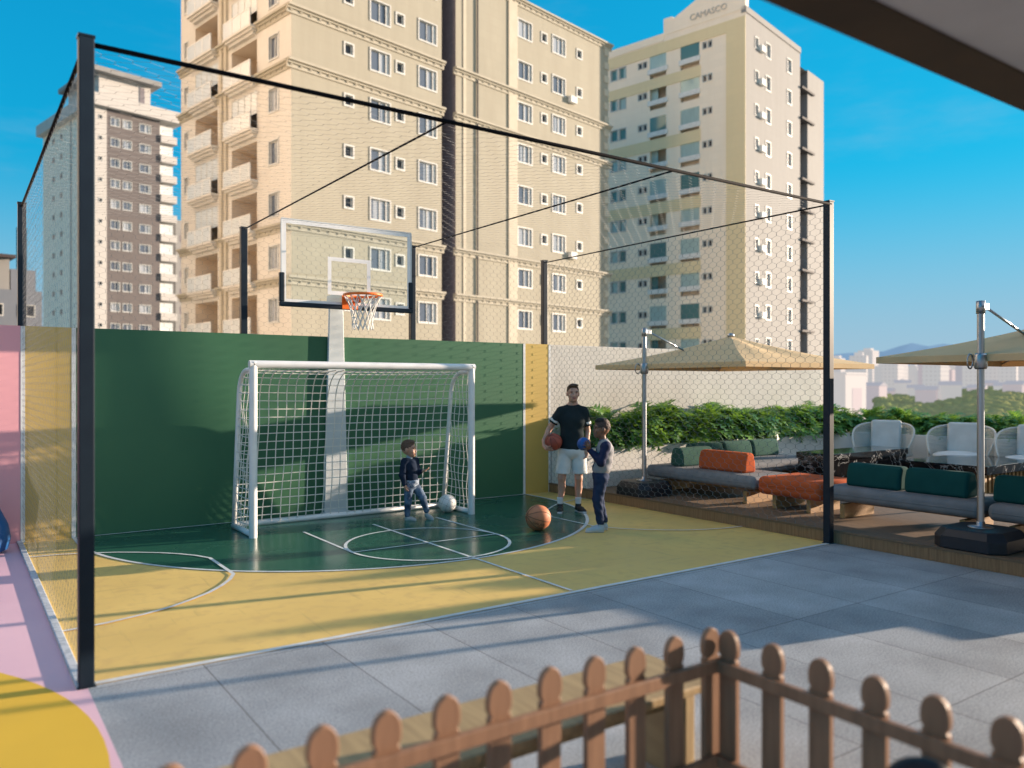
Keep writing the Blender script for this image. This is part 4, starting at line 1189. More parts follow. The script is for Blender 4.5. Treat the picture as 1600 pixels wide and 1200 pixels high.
b.build('wall', [M['t_side'], M['t_recess']], pbk, recalc=False)
# --- unseen objects added outside the frame: a block bounces light onto the towers, the others cast shadows
nb_ = thing('apartment_block', 'unseen pale block added past the left edge to bounce light onto the towers', 'building', (-7, 26, 0), 0)
b = MB(); wsp = [(26+u, z) for z in [54-3.1*k for k in range(21)] for u in [2+4.2*j for j in range(11)]]
b2 = MB(); TX = lambda v, d, z: (-d, v-26, z)
facade(b2, TX, 26, 76, GZ, 58, op(wsp, 1.4, 1.3), .2, 0, 1)
for p in ([(0,0),(-12,0)], [(0,50),(-12,50)]): b2.poly([(p[0][0],p[0][1],GZ),(p[1][0],p[1][1],GZ),(p[1][0],p[1][1],58),(p[0][0],p[0][1],58)], 0)
b2.poly([(0,0,58),(-12,0,58),(-12,50,58),(0,50,58)], 0); b2.poly([(-12,0,GZ),(-12,50,GZ),(-12,50,58),(-12,0,58)], 0)
b2.build('wall', [M['t_white'], M['pane_dark']], nb_, recalc=False)
sb_ = thing('shadow_upright', 'unseen slim chimney stack past the right edge', 'blocker', (24, 5.60, 0), 0)  # unseen upright, shaped to cast the slanted dark edge on the court wall
MB().prism([(.19, GZ), (.56, GZ), (.52, 3.9), (.38, 6.1), (.31, 8.4), (.19, 8.4)], 0, .3, 'x').build('wall', M['t_side'], sb_)
MB().box(-.03, .33, .16, .34, 8.4, 8.5).build('cap', M['t_roof'], sb_)

lp = thing('shadow_pole', 'unseen slim lamp post past the right edge of the deck', 'lamp post', (12.4, 2.62, .15))  # unseen pole added for a thin shadow line across the paving
MB().tube([(0, 0, 0), (0, 0, 2.45)], [.04, .034], 12).build('pole', M['navy'], lp, smooth=True)
MB().box(-.11, .11, -.11, .11, 2.45, 2.62).build('pole_head', M['navy'], lp, bevel=.01)

# ------------------------------------------------------------------ city, wood and hills at the right
sheet('city_ground', rect(-6000, 14000, -6000, 14000), GZ, pmat('ground_city', (.52,.48,.40), (.38,.38,.26), scale=.004, rough=.95))
def at(px, f):     # a point f metres ahead along the view heading and the given image column: only used to scatter the city
    r = (px-800)/1255*f
    return (.8204*r+.572*f, -.572*r+.8203*f)
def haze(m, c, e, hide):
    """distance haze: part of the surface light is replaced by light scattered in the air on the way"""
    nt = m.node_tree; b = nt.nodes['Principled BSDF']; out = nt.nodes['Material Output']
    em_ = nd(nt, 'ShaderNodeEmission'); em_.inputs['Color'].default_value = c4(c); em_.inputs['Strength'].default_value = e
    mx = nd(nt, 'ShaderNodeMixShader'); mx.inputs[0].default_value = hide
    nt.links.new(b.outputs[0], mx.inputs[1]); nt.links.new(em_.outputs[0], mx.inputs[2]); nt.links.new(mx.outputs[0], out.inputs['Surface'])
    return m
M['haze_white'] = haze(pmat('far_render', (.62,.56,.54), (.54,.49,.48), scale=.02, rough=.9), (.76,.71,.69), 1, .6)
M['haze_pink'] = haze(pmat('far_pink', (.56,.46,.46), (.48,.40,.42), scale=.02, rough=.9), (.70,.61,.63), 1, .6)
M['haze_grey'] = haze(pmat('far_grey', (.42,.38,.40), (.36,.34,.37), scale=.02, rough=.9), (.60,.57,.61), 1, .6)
def window_grid(m):
    """rows of windows as part of the far render: a grid mask darkens the wall colour"""
    nt = m.node_tree; b = nt.nodes['Principled BSDF']; src = b.inputs['Base Color'].links[0].from_socket
    tc = nd(nt, 'ShaderNodeTexCoord'); sp = nd(nt, 'ShaderNodeSeparateXYZ'); nt.links.new(tc.outputs['Object'], sp.inputs[0])
    ad = nd(nt, 'ShaderNodeMath', operation='ADD'); nt.links.new(sp.outputs[0], ad.inputs[0]); nt.links.new(sp.outputs[1], ad.inputs[1])
    cb = nd(nt, 'ShaderNodeCombineXYZ'); nt.links.new(ad.outputs[0], cb.inputs[0]); nt.links.new(sp.outputs[2], cb.inputs[1])
    br = nd(nt, 'ShaderNodeTexBrick'); br.offset = 0; br.inputs['Scale'].default_value = 1
    br.inputs['Brick Width'].default_value = 2.9; br.inputs['Row Height'].default_value = 3.0; br.inputs['Mortar Size'].default_value = .85
    nt.links.new(cb.outputs[0], br.inputs['Vector'])
    mx = nd(nt, 'ShaderNodeMix', data_type='RGBA'); mx.inputs['A'].default_value = (.26,.25,.29,1)
    nt.links.new(br.outputs['Fac'], mx.inputs['Factor']); nt.links.new(src, mx.inputs['B']); nt.links.new(mx.outputs['Result'], b.inputs['Base Color'])
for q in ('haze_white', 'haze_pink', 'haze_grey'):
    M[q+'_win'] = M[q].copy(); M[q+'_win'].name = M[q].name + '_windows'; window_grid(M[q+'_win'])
cityP = []
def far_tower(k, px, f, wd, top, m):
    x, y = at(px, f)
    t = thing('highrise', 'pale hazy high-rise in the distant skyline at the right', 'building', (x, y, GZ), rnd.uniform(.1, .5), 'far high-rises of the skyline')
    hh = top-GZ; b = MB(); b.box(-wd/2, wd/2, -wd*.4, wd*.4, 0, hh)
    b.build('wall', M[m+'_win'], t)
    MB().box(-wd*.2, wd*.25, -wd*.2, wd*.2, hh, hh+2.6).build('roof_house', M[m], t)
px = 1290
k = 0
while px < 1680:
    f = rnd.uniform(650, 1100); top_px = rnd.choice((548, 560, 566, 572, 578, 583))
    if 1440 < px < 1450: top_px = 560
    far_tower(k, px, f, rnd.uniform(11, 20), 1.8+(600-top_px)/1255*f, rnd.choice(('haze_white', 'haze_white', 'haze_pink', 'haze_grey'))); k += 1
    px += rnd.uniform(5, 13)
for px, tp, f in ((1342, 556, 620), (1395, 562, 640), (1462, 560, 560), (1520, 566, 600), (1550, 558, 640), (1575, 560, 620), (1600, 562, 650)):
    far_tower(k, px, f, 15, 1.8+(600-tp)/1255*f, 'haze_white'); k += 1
px = 1310
while px < 1640:
    f = rnd.uniform(330, 480)
    x, y = at(px, f)
    t = thing('house', 'small pale house among the distant trees at the right', 'building', (x, y, GZ), rnd.uniform(0, .6), 'pale low houses before the skyline')
    wd = rnd.uniform(6, 11); hh = rnd.uniform(9.5, 14.5)
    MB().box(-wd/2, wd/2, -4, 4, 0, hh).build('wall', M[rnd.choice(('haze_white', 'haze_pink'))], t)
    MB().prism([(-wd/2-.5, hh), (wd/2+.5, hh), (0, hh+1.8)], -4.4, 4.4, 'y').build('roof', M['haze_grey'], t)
    px += rnd.uniform(14, 26)
x, y = at(1338, 118)
wbk = thing('flat_roofed_house', 'pale flat-roofed building just right of the right front post', 'building', (x, y, GZ), R(12))
b = MB(); facade(b, TR, -4.2, 4.0, 0, 15.2, [], .2, 0, 0); b.box(-4.2, 4.0, .02, 9, 0, 15.2, 0)
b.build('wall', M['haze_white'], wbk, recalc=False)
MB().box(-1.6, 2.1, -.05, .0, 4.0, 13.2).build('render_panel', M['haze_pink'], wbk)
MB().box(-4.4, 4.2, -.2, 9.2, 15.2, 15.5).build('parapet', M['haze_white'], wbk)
# the wood: one mass of crowns on a gentle slope
wm = pmat('far_wood', (.17,.24,.07), (.34,.30,.11), scale=.018, detail=6, rough=1, spec=0, c3=(.11,.16,.06), s3=.12)
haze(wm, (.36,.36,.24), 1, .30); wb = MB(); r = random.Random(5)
def blob(c, s):
    n = 8; vs = []; fs = []
    for i in range(1, 5):
        p = math.pi*i/5 - math.pi/2
        for j in range(n):
            q = 2*math.pi*j/n + i*.3; d = s*r.uniform(.75, 1.2)
            vs.append((c[0]+d*math.cos(p)*math.cos(q), c[1]+d*math.cos(p)*math.sin(q), c[2]+d*.75*math.sin(p)))
    vs.append((c[0], c[1], c[2]+s*.7))
    for i in range(3):
        for j in range(n): fs.append((i*n+j, i*n+(j+1) % n, (i+1)*n+(j+1) % n, (i+1)*n+j))
    for j in range(n): fs.append((3*n+j, 3*n+(j+1) % n, 4*n))
    wb.add(vs, fs)
for k in range(3600):
    px = r.uniform(1372, 1760); f = 130+330*r.random()**.8
    x, y = at(px, f); hill = 8.2*(f-130)/330 + 2.2*math.sin(px*.021)
    blob((x, y, GZ+.8+hill), r.uniform(1.1, 2.9))
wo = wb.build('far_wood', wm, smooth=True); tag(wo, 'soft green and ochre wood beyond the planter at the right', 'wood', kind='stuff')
x, y = at(1316, 60)
make_tree('tree', 'small dark green tree top beside the right front post', (x, y, GZ), 9.0, 10.4, (1.1, 1.1, 1.3), 1200, .22, 9, LM, trunk=.2)
# hills
hm = pmat('hill_blue', (.16,.30,.52), (.19,.33,.54), scale=.0006, rough=1, spec=0)  # blue of the distance haze is put into the base colour
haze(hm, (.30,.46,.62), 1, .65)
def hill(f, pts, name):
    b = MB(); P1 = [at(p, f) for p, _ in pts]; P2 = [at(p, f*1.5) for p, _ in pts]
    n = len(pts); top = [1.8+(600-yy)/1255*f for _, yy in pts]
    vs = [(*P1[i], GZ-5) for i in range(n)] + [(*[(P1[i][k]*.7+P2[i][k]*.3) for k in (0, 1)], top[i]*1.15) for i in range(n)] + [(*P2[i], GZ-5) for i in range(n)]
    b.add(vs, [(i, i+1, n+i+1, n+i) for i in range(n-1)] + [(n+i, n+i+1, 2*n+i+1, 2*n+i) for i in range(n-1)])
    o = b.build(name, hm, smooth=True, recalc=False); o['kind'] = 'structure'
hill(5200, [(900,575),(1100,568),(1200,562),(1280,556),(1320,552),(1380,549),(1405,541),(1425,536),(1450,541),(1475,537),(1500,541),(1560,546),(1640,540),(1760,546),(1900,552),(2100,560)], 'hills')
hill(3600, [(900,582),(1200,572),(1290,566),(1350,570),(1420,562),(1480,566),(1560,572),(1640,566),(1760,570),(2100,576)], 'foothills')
# ------------------------------------------------------------------ figures: smooth-union surfaces, polygonised with surface nets
def V(*a): return np.array(a, dtype=float)
class Body:
    """rounded cones and ellipsoids melted into one continuous surface"""
    def __init__(s): s.p = []
    def cone(s, a, b, ra, rb, k=.02, tag=0, clip=None):
        s.p.append(('c', V(*a), V(*b), ra, rb, k, tag, clip)); return s
    def chain(s, pts, rs, k=.02, tag=0):
        for i in range(len(pts)-1): s.cone(pts[i], pts[i+1], rs[i], rs[i+1], k if i == 0 else min(k, .012), tag)
        return s
    def ell(s, c, r, k=.02, tag=0, rz=0.0, rx=0.0, clip=None, ry=0.0):
        m = np.array((Matrix.Rotation(rz, 3, 'Z') @ Matrix.Rotation(ry, 3, 'Y') @ Matrix.Rotation(rx, 3, 'X')).transposed())
        s.p.append(('e', V(*c), V(*r), m, None, k, tag, clip)); return s
    def cut(s, c, n):               # keep the side the normal points away from
        s.p.append(('x', V(*c), V(*n)/np.linalg.norm(n), 0, 0, 0, 0, None)); return s
    def mesh(s, h, paint=(), noise=0.0, nscale=30, seed=0):
        lo = np.full(3, 1e9); hi = -lo
        for q in s.p:
            if q[0] == 'c':
                r = max(q[3], q[4]); lo = np.minimum(lo, np.minimum(q[1], q[2])-r); hi = np.maximum(hi, np.maximum(q[1], q[2])+r)
            elif q[0] == 'e':
                r = max(q[2]); lo = np.minimum(lo, q[1]-r); hi = np.maximum(hi, q[1]+r)
        lo -= 3*h; hi += 3*h
        N = np.ceil((hi-lo)/h).astype(int)+1
        D = np.full(N, 1.0, dtype=np.float32); best = np.full(N, 1.0, dtype=np.float32); T = np.zeros(N, dtype=np.int8)
        ax = [lo[i]+h*np.arange(N[i]) for i in range(3)]
        def dist(q, X, Y, Z):
            if q[0] == 'c':
                a, b, ra, rb = q[1:5]; ba = b-a; L = max(1e-9, ba @ ba)
                t = np.clip(((X-a[0])*ba[0]+(Y-a[1])*ba[1]+(Z-a[2])*ba[2])/L, 0, 1)
                d = np.sqrt((X-a[0]-t*ba[0])**2+(Y-a[1]-t*ba[1])**2+(Z-a[2]-t*ba[2])**2) - (ra+(rb-ra)*t)
            else:
                c, r, m = q[1:4]; x, y, z = X-c[0], Y-c[1], Z-c[2]
                u = m[0,0]*x+m[0,1]*y+m[0,2]*z; v = m[1,0]*x+m[1,1]*y+m[1,2]*z; w_ = m[2,0]*x+m[2,1]*y+m[2,2]*z
                k0 = np.sqrt((u/r[0])**2+(v/r[1])**2+(w_/r[2])**2); k1 = np.sqrt((u/r[0]**2)**2+(v/r[1]**2)**2+(w_/r[2]**2)**2)
                d = np.where(k1 > 1e-6, k0*(k0-1)/np.maximum(k1, 1e-6), -min(r))
            if q[7] is not None:
                for (cp, cn) in q[7]:
                    cn = V(*cn)/np.linalg.norm(cn); d = np.maximum(d, (X-cp[0])*cn[0]+(Y-cp[1])*cn[1]+(Z-cp[2])*cn[2])
            return d
        for q in s.p:
            if q[0] == 'x':
                X, Y, Z = np.meshgrid(*ax, indexing='ij', sparse=True)
                D = np.maximum(D, (X-q[1][0])*q[2][0]+(Y-q[1][1])*q[2][1]+(Z-q[1][2])*q[2][2]); continue
            m_ = q[5]*1.6+2.5*h
            if q[0] == 'c':
                r = max(q[3], q[4]); l = np.minimum(q[1], q[2])-r-m_; u = np.maximum(q[1], q[2])+r+m_
            else: r = max(q[2]); l = q[1]-r-m_; u = q[1]+r+m_
            i0 = np.clip(np.floor((l-lo)/h).astype(int), 0, N-1); i1 = np.clip(np.ceil((u-lo)/h).astype(int)+1, 1, N)
            sl = tuple(slice(i0[i], i1[i]) for i in range(3))
            X, Y, Z = np.meshgrid(*[ax[i][i0[i]:i1[i]] for i in range(3)], indexing='ij', sparse=True)
            d = dist(q, X, Y, Z).astype(np.float32); k = max(q[5], 1e-4)
            o = D[sl]; hh = np.clip(.5+.5*(o-d)/k, 0, 1)
            D[sl] = o*(1-hh)+d*hh-k*hh*(1-hh)
            nb = d < best[sl]; best[sl] = np.where(nb, d, best[sl]); T[sl] = np.where(nb, q[6], T[sl])
        if noise:
            X, Y, Z = np.meshgrid(*ax, indexing='ij', sparse=True); f = nscale
            D = D + noise*(np.sin(f*X+1.7*np.sin(f*.7*Z+seed)+seed)*np.sin(f*.9*Z+2*np.sin(f*.6*X)+seed*2)+.6*np.sin(f*2.1*Z+f*1.3*Y+3*np.sin(f*.5*X)))
        # surface nets
        neg = D < 0
        A = np.zeros(N-1, dtype=np.int8)
        offs = [(i, j, k) for i in (0, 1) for j in (0, 1) for k in (0, 1)]
        def cr(a, o): return a[o[0]:a.shape[0]-1+o[0], o[1]:a.shape[1]-1+o[1], o[2]:a.shape[2]-1+o[2]]
        for o in offs: A += cr(neg, o)
        act = (A > 0) & (A < 8); idx = np.full(act.shape, -1, dtype=np.int64); cells = np.argwhere(act); idx[act] = np.arange(len(cells))
        acc = np.zeros((len(cells), 3)); cnt = np.zeros(len(cells))
        val = {o: cr(D, o)[act] for o in offs}
        for o in offs:
            for a in range(3):
                if o[a] == 0:
                    o2 = tuple(o[i]+(1 if i == a else 0) for i in range(3)); v0, v1 = val[o], val[o2]
                    c = (v0 < 0) != (v1 < 0); t = np.where(c, v0/np.where(c, v0-v1, 1), 0)
                    p = np.tile(V(*o), (len(cells), 1)); p[:, a] += t
                    acc += p*c[:, None]; cnt += c
        P = lo+h*(cells+acc/np.maximum(cnt, 1)[:, None])
        tags = T[cells[:,0], cells[:,1], cells[:,2]]
        F = []
        for a in range(3):
            b_, c_ = (a+1) % 3, (a+2) % 3
            s0 = [slice(None)]*3; s1 = [slice(None)]*3; s0[a] = slice(0, -1); s1[a] = slice(1, None)
            ch = neg[tuple(s0)] != neg[tuple(s1)]; e = np.argwhere(ch)
            ok = (e[:, b_] > 0) & (e[:, c_] > 0) & (e[:, b_] < N[b_]-1) & (e[:, c_] < N[c_]-1); e = e[ok]
            def cell(db, dc):
                q = e.copy(); q[:, b_] -= db; q[:, c_] -= dc; return idx[q[:,0], q[:,1], q[:,2]]
            quad = np.stack([cell(1, 1), cell(0, 1), cell(0, 0), cell(1, 0)], 1)
            fl = ~neg[e[:,0], e[:,1], e[:,2]]; quad[fl] = quad[fl][:, ::-1]
            F.append(quad)
        F = np.concatenate(F); F = F[(F >= 0).all(1)]
        fc = P[F].mean(1); ft = tags[F[:, 0]].astype(int)
        for (c, r, t) in paint:
            dd = (((fc-V(*c))/V(*(r if isinstance(r, (tuple, list)) else (r, r, r))))**2).sum(1); ft[dd < 1] = t
        return P, F, ft
    def build(s, name, mats, parent, h=.006, paint=(), noise=0.0, nscale=30, seed=0, smooth_it=1):
        P, F, ft = s.mesh(h, paint, noise, nscale, seed)
        me = bpy.data.meshes.new(name); me.from_pydata(P.tolist(), [], F.tolist())
        for m in mats: me.materials.append(m)
        me.polygons.foreach_set('material_index', np.minimum(ft, len(mats)-1).astype(np.int32))
        me.polygons.foreach_set('use_smooth', [True]*len(me.polygons)); me.update()
        o = bpy.data.objects.new(name, me); link(o, parent)
        if smooth_it:
            sm = o.modifiers.new('soften', 'SMOOTH'); sm.factor = .5; sm.iterations = smooth_it
        return o

def skin_mat(name, c, c2): return pmat(name, c, c2, scale=25, rough=.5, spec=.35, sss=.08)
M['skin_a'] = skin_mat('skin_light', (.52,.30,.22), (.47,.26,.19))
M['lip_a'] = pmat('lips_rose', (.40,.16,.13), rough=.5)
M['skin_b'] = skin_mat('skin_brown', (.24,.125,.08), (.20,.10,.065))
M['skin_c'] = skin_mat('skin_child', (.50,.28,.20), (.44,.24,.17))
M['eye'] = pmat('eye_dark', (.02,.015,.012), rough=.2)
M['eyewhite'] = pmat('eye_white', (.6,.58,.55), rough=.3)
M['hair_a'] = pmat('hair_brown', (.085,.05,.03), (.05,.03,.018), scale=60, rough=.6, bump=.6, bscale=150, bdist=.004, stretch=(3,3,.7))
M['hair_b'] = pmat('hair_black', (.014,.012,.012), (.008,.007,.007), scale=80, rough=.75, bump=1, bscale=170, bdist=.006)
M['fade_b'] = pmat('hair_fade', (.075,.045,.035), (.06,.038,.03), scale=80, rough=.7)
M['hair_c'] = pmat('hair_chestnut', (.12,.065,.042), (.085,.045,.03), scale=60, rough=.6, bump=.5, bscale=140, bdist=.004)
M['tee'] = pmat('tee_charcoal', (.022,.032,.036), (.017,.025,.029), scale=6, rough=.9, bump=.2, bscale=90, bdist=.003, spec=.1)
M['shorts'] = pmat('shorts_white', (.66,.68,.67), (.58,.60,.60), scale=6, rough=.85, bump=.2, bscale=60, bdist=.003, spec=.15)
M['sock'] = pmat('sock_white', (.68,.68,.68), rough=.95, bump=.4, bscale=200, bdist=.002)
M['shoe_k'] = pmat('shoe_black', (.014,.016,.018), rough=.5)
M['sole'] = pmat('shoe_sole', (.55,.55,.55), rough=.6)
M['jacket_grey'] = pmat('jacket_grey', (.30,.30,.32), (.26,.26,.28), scale=7, rough=.9, bump=.3, bscale=120, bdist=.002, spec=.1)
M['jacket_navy'] = pmat('jacket_navy', (.018,.025,.07), (.014,.02,.058), scale=7, rough=.8, bump=.2, bscale=120, bdist=.002, spec=.2)
M['rib'] = pmat('ribbing_grey', (.12,.125,.16), (.10,.10,.135), scale=30, rough=.9)
M['jeans'] = pmat('jeans_navy', (.028,.045,.095), (.018,.03,.068), scale=9, rough=.85, bump=.2, bscale=120, bdist=.002, spec=.15)
M['jeans_b'] = pmat('jeans_washed', (.12,.18,.27), (.025,.05,.10), scale=11, detail=3, rough=.85, bump=.2, bscale=120, bdist=.002, lo=.4, hi=.6)
M['sneaker'] = pmat('sneaker_pale', (.42,.50,.56), (.36,.44,.50), scale=12, rough=.5)
M['sneaker_g'] = pmat('sneaker_grey', (.46,.45,.44), (.38,.37,.36), scale=12, rough=.6)
M['sweater'] = pmat('sweater_navy', (.018,.028,.052), (.014,.022,.042), scale=8, rough=.95, bump=.3, bscale=130, bdist=.002, spec=.08)
M['plaid'] = pmat('shirt_check', (.30,.36,.44), (.16,.20,.28), scale=34, detail=1, rough=.9, lo=.47, hi=.53)
M['collar'] = pmat('collar_blue', (.34,.43,.52), rough=.9)

def head(b, c, s, face, skin=0, k=.018, ns=.8):
    """face = unit heading in the xy plane; c = skull centre; s = head scale (1 = adult, skull half-height .105)"""
    f = Vector((face[0], face[1], 0)).normalized(); rt = Vector((f.y, -f.x, 0)); rz = math.atan2(f.y, f.x)-math.pi/2
    def P(x, y, z): q = Vector(c) + rt*(x*s) + f*(y*s) + Vector((0, 0, z*s)); return (q.x, q.y, q.z)
    b.ell(P(0, -.012, .012), (.077*s, .097*s, .100*s), k, skin, rz)
    b.ell(P(0, .030, -.055), (.058*s, .060*s, .066*s), k, skin, rz)
    b.ell(P(0, .058, -.093), (.028*s, .026*s, .022*s), .02, skin, rz)
    b.cone(P(0, .086, -.010), P(0, .090+.016*ns, -.042), .009*s, (.010+.004*ns)*s, .012, skin)
    for x in (-1, 1):
        b.ell(P(x*.079, -.012, -.018), (.011*s, .020*s, .031*s), .006, skin, rz)
        b.ell(P(x*.036, .074, .018), (.026*s, .014*s, .009*s), .012, skin, rz)       # brow ridge
        b.ell(P(x*.040, .058, -.035), (.024*s, .022*s, .022*s), .014, skin, rz)       # cheek
    b.ell(P(0, .088, -.068), (.021*s, .010*s, .007*s), .006, 1, rz)                 # lips
    b.ell(P(0, .084, -.077), (.018*s, .010*s, .006*s), .005, 1, rz)
    pt = []
    for x in (-1, 1):
        pt.append((P(x*.033, .084, .000), (.0125*s, .0125*s, .0055*s), 2))
        pt.append((P(x*.034, .088, .022), (.018*s, .018*s, .0045*s), 3))
    return P, pt, rz

def hand_on_ball(b, C, r, palm, fd, s=1.0, tag=0, thumb=None, wrist=None, spread=.30, curl=1.25):
    """palm: direction from the ball centre to the palm; fd: heading of the fingers over the ball"""
    C = Vector(C); p = Vector(palm).normalized(); f = Vector(fd); f = (f-p*f.dot(p)).normalized(); l = p.cross(f)
    def on(u, v, lift):
        d = (p*math.cos(u)+f*math.sin(u)); d = (d*math.cos(v)+l*math.sin(v)).normalized(); return C+d*(r+lift)
    q = .085*s/r
    hc = on(-.15*q, 0, .014*s)
    b.ell(tuple(hc), (.040*s, .044*s, .020*s), .014, tag, rz=math.atan2(f.y, f.x)-math.pi/2) if abs(p.z) > .75 else b.cone(tuple(on(-.35*q, -.02, .014*s)), tuple(on(.25*q, 0, .013*s)), .030*s, .034*s, .014, tag)
    b.cone(tuple(on(.1*q, -.28*q, .012*s)), tuple(on(.15*q, .28*q, .012*s)), .017*s, .017*s, .012, tag)
    Ls = (.86, 1.0, .96, .78)
    for i, L in enumerate(Ls):
        v0 = (-.36+.24*i)*q; v1 = v0 + (-.36+.24*i)*spread*2
        pts = [on(.35*q, v0, .010*s), on((.35+.40*L)*q, v0*.8+v1*.2, .010*s), on((.35+.40*L+.27*L)*q, (v0+v1)/2, .0085*s), on((.35+.92*L)*q, v1, .0075*s)]
        b.chain([tuple(x) for x in pts], [.0098*s, .0092*s, .0084*s, .0074*s], .006, tag)
    sg = -1 if thumb is None else thumb
    pts = [on(-.15*q, sg*.40*q, .012*s), on(.12*q, sg*.78*q, .011*s), on(.42*q, sg*1.0*q, .009*s)]
    b.chain([tuple(x) for x in pts], [.0125*s, .0108*s, .0088*s], .008, tag)
    return hc, on(-.75*q, 0, .018*s)

def open_hand(b, wr, fd, nrm, s=1.0, tag=0, curl=.5, thumb=1):
    """relaxed hand: fd = heading of the fingers, nrm = side the palm faces"""
    w0 = Vector(wr); f = Vector(fd).normalized(); n = Vector(nrm); n = (n-f*n.dot(f)).normalized(); l = n.cross(f)
    pc = w0+f*.045*s
    b.cone(tuple(w0), tuple(pc), .024*s, .026*s, .012, tag)
    b.cone(tuple(pc-l*.020*s+f*.02*s), tuple(pc+l*.020*s+f*.02*s), .017*s, .017*s, .012, tag)
    for i, L in enumerate((.072, .082, .077, .062)):
        p0 = w0+f*.080*s+l*((-.027+.018*i)*s); a = .25*curl; pts = [p0]
        for seg in (.45, .30, .25):
            d = f*math.cos(a)+n*math.sin(a); pts.append(pts[-1]+d*(L*seg*s)); a += .75*curl
        b.chain([tuple(x) for x in pts], [.0095*s, .009*s, .008*s, .007*s], .005, tag)
    p0 = w0+f*.03*s+l*(-.028*thumb*s)
    b.chain([tuple(p0), tuple(p0+(f*.6-l*.75*thumb+n*.3)*.035*s), tuple(p0+(f*1.1-l*.85*thumb+n*.5)*.055*s)], [.0125*s, .0105*s, .0085*s], .008, tag)

CAMR = -math.atan2(.572, .8203)
def figure(label, loc): return thing('person', label, 'person', loc, CAMR)

def shoe(b, ankle, toe, s=1.0, up=0, sole=1):
    a = Vector(ankle); t = Vector(toe); d = (t-a); d.z = 0; d.normalize(); L = .27*s; z = min(a.z, .1*s)
    heel = Vector((a.x, a.y, 0)) - d*.055*s
    tp = heel+d*L; lift = Vector((0, 0, up))
    P = lambda k, zz: tuple(heel.lerp(tp, k)+Vector((0, 0, zz*s))+lift*(1-k))
    b.cone(P(.14, .045), P(.55, .040), .042*s, .042*s, .015, 0, clip=[((0, 0, .002), (0, 0, -1))])
    b.cone(P(.5, .038), P(.86, .030), .042*s, .034*s, .02, 0, clip=[((0, 0, .002), (0, 0, -1))])
    b.cone(P(.2, .06), (a.x+lift.x, a.y, z+lift.z+.01), .040*s, .040*s, .02, 0)
    b.cone(P(.15, .012), P(.88, .012), .041*s, .036*s, .004, sole, clip=[((0, 0, .001), (0, 0, -1)), (P(.5, .024), (-d.x*up*4, -d.y*up*4, 1))])

def ball(name, label, c, r, mats, kind):
    b = MB().sphere((0, 0, 0), r, 40, 24)
    o = b.build(name, mats[0], smooth=True, loc=c); tag(o, label, 'ball')
    s = MB(); N = 64; rr = r*1.0008; w_ = r*.018
    def curve(fn):
        s.tube([Vector(fn(2*math.pi*i/N)).normalized()*rr for i in range(N)], w_, 5, closed=True)
    if kind == 'basket':
        curve(lambda t: (math.cos(t), math.sin(t), 0)); curve(lambda t: (math.cos(t), 0, math.sin(t)))
        for q in (-1, 1): curve(lambda t: (math.cos(t), math.sin(t)*.80, q*(.42+.30*math.cos(2*t)*-1)))
    else:
        for q in (-.33, .33):
            curve(lambda t: (math.cos(t), math.sin(t), q)); curve(lambda t: (q, math.cos(t), math.sin(t))); curve(lambda t: (math.sin(t), q, math.cos(t)))
    s.build('seam', mats[1], o, smooth=True)
    return o
def wrap_text(o, s, size, r, lon, lat, m):
    me = text_mesh(s, size, 0)
    for v in me.vertices:
        u = lon + v.co.x/r; w_ = lat + v.co.y/r
        v.co = Vector((math.cos(w_)*math.cos(u), math.cos(w_)*math.sin(u), math.sin(w_)))*(r*1.004)
    me.materials.append(m); q = bpy.data.objects.new('lettering', me); link(q, o); return q
M['ball_o'] = pmat('ball_orange', (.58,.21,.10), (.50,.17,.08), scale=6, rough=.55, bump=.5, bscale=220, bdist=.002)
M['ball_r'] = pmat('ball_brick', (.34,.075,.045), (.29,.06,.038), scale=6, rough=.55, bump=.5, bscale=220, bdist=.002)
M['ball_b'] = pmat('ball_blue', (.01,.10,.36), (.01,.08,.30), scale=4, rough=.4)
M['ball_w'] = pmat('ball_white', (.82,.81,.79), (.76,.75,.73), scale=4, rough=.5)
M['seam_k'] = pmat('seam_dark', (.02,.012,.01), rough=.7)
M['seam_g'] = pmat('seam_grey', (.42,.42,.42), rough=.7)
M['seam_b'] = pmat('seam_navy', (.01,.04,.16), rough=.7)

def cam_pt(px, f):          # ground point under an image column, f metres ahead of the viewpoint
    r = (px-800)/1255*f
    return Vector((.8204*r+.572*f, -.572*r+.8203*f, 0))
o = ball('basketball', 'orange basketball with dark lettering lying on the green court', (*cam_pt(841, 9.86)[:2], .160), .157, (M['ball_o'], M['seam_k']), 'basket')
o.rotation_euler = (R(8), R(14), CAMR+R(25))
wrap_text(o, 'GALAXI', .046, .157, -math.pi/2-R(15), -.33, M['seam_k']); wrap_text(o, 'OFFICIAL', .02, .157, -math.pi/2-R(6), -.58, M['seam_k'])
o = ball('volleyball', 'white ball on the ground against the right goal post', (*cam_pt(699, 11.25)[:2], .128), .126, (M['ball_w'], M['seam_g']), 'volley'); o.rotation_euler = (.4, .3, .8)

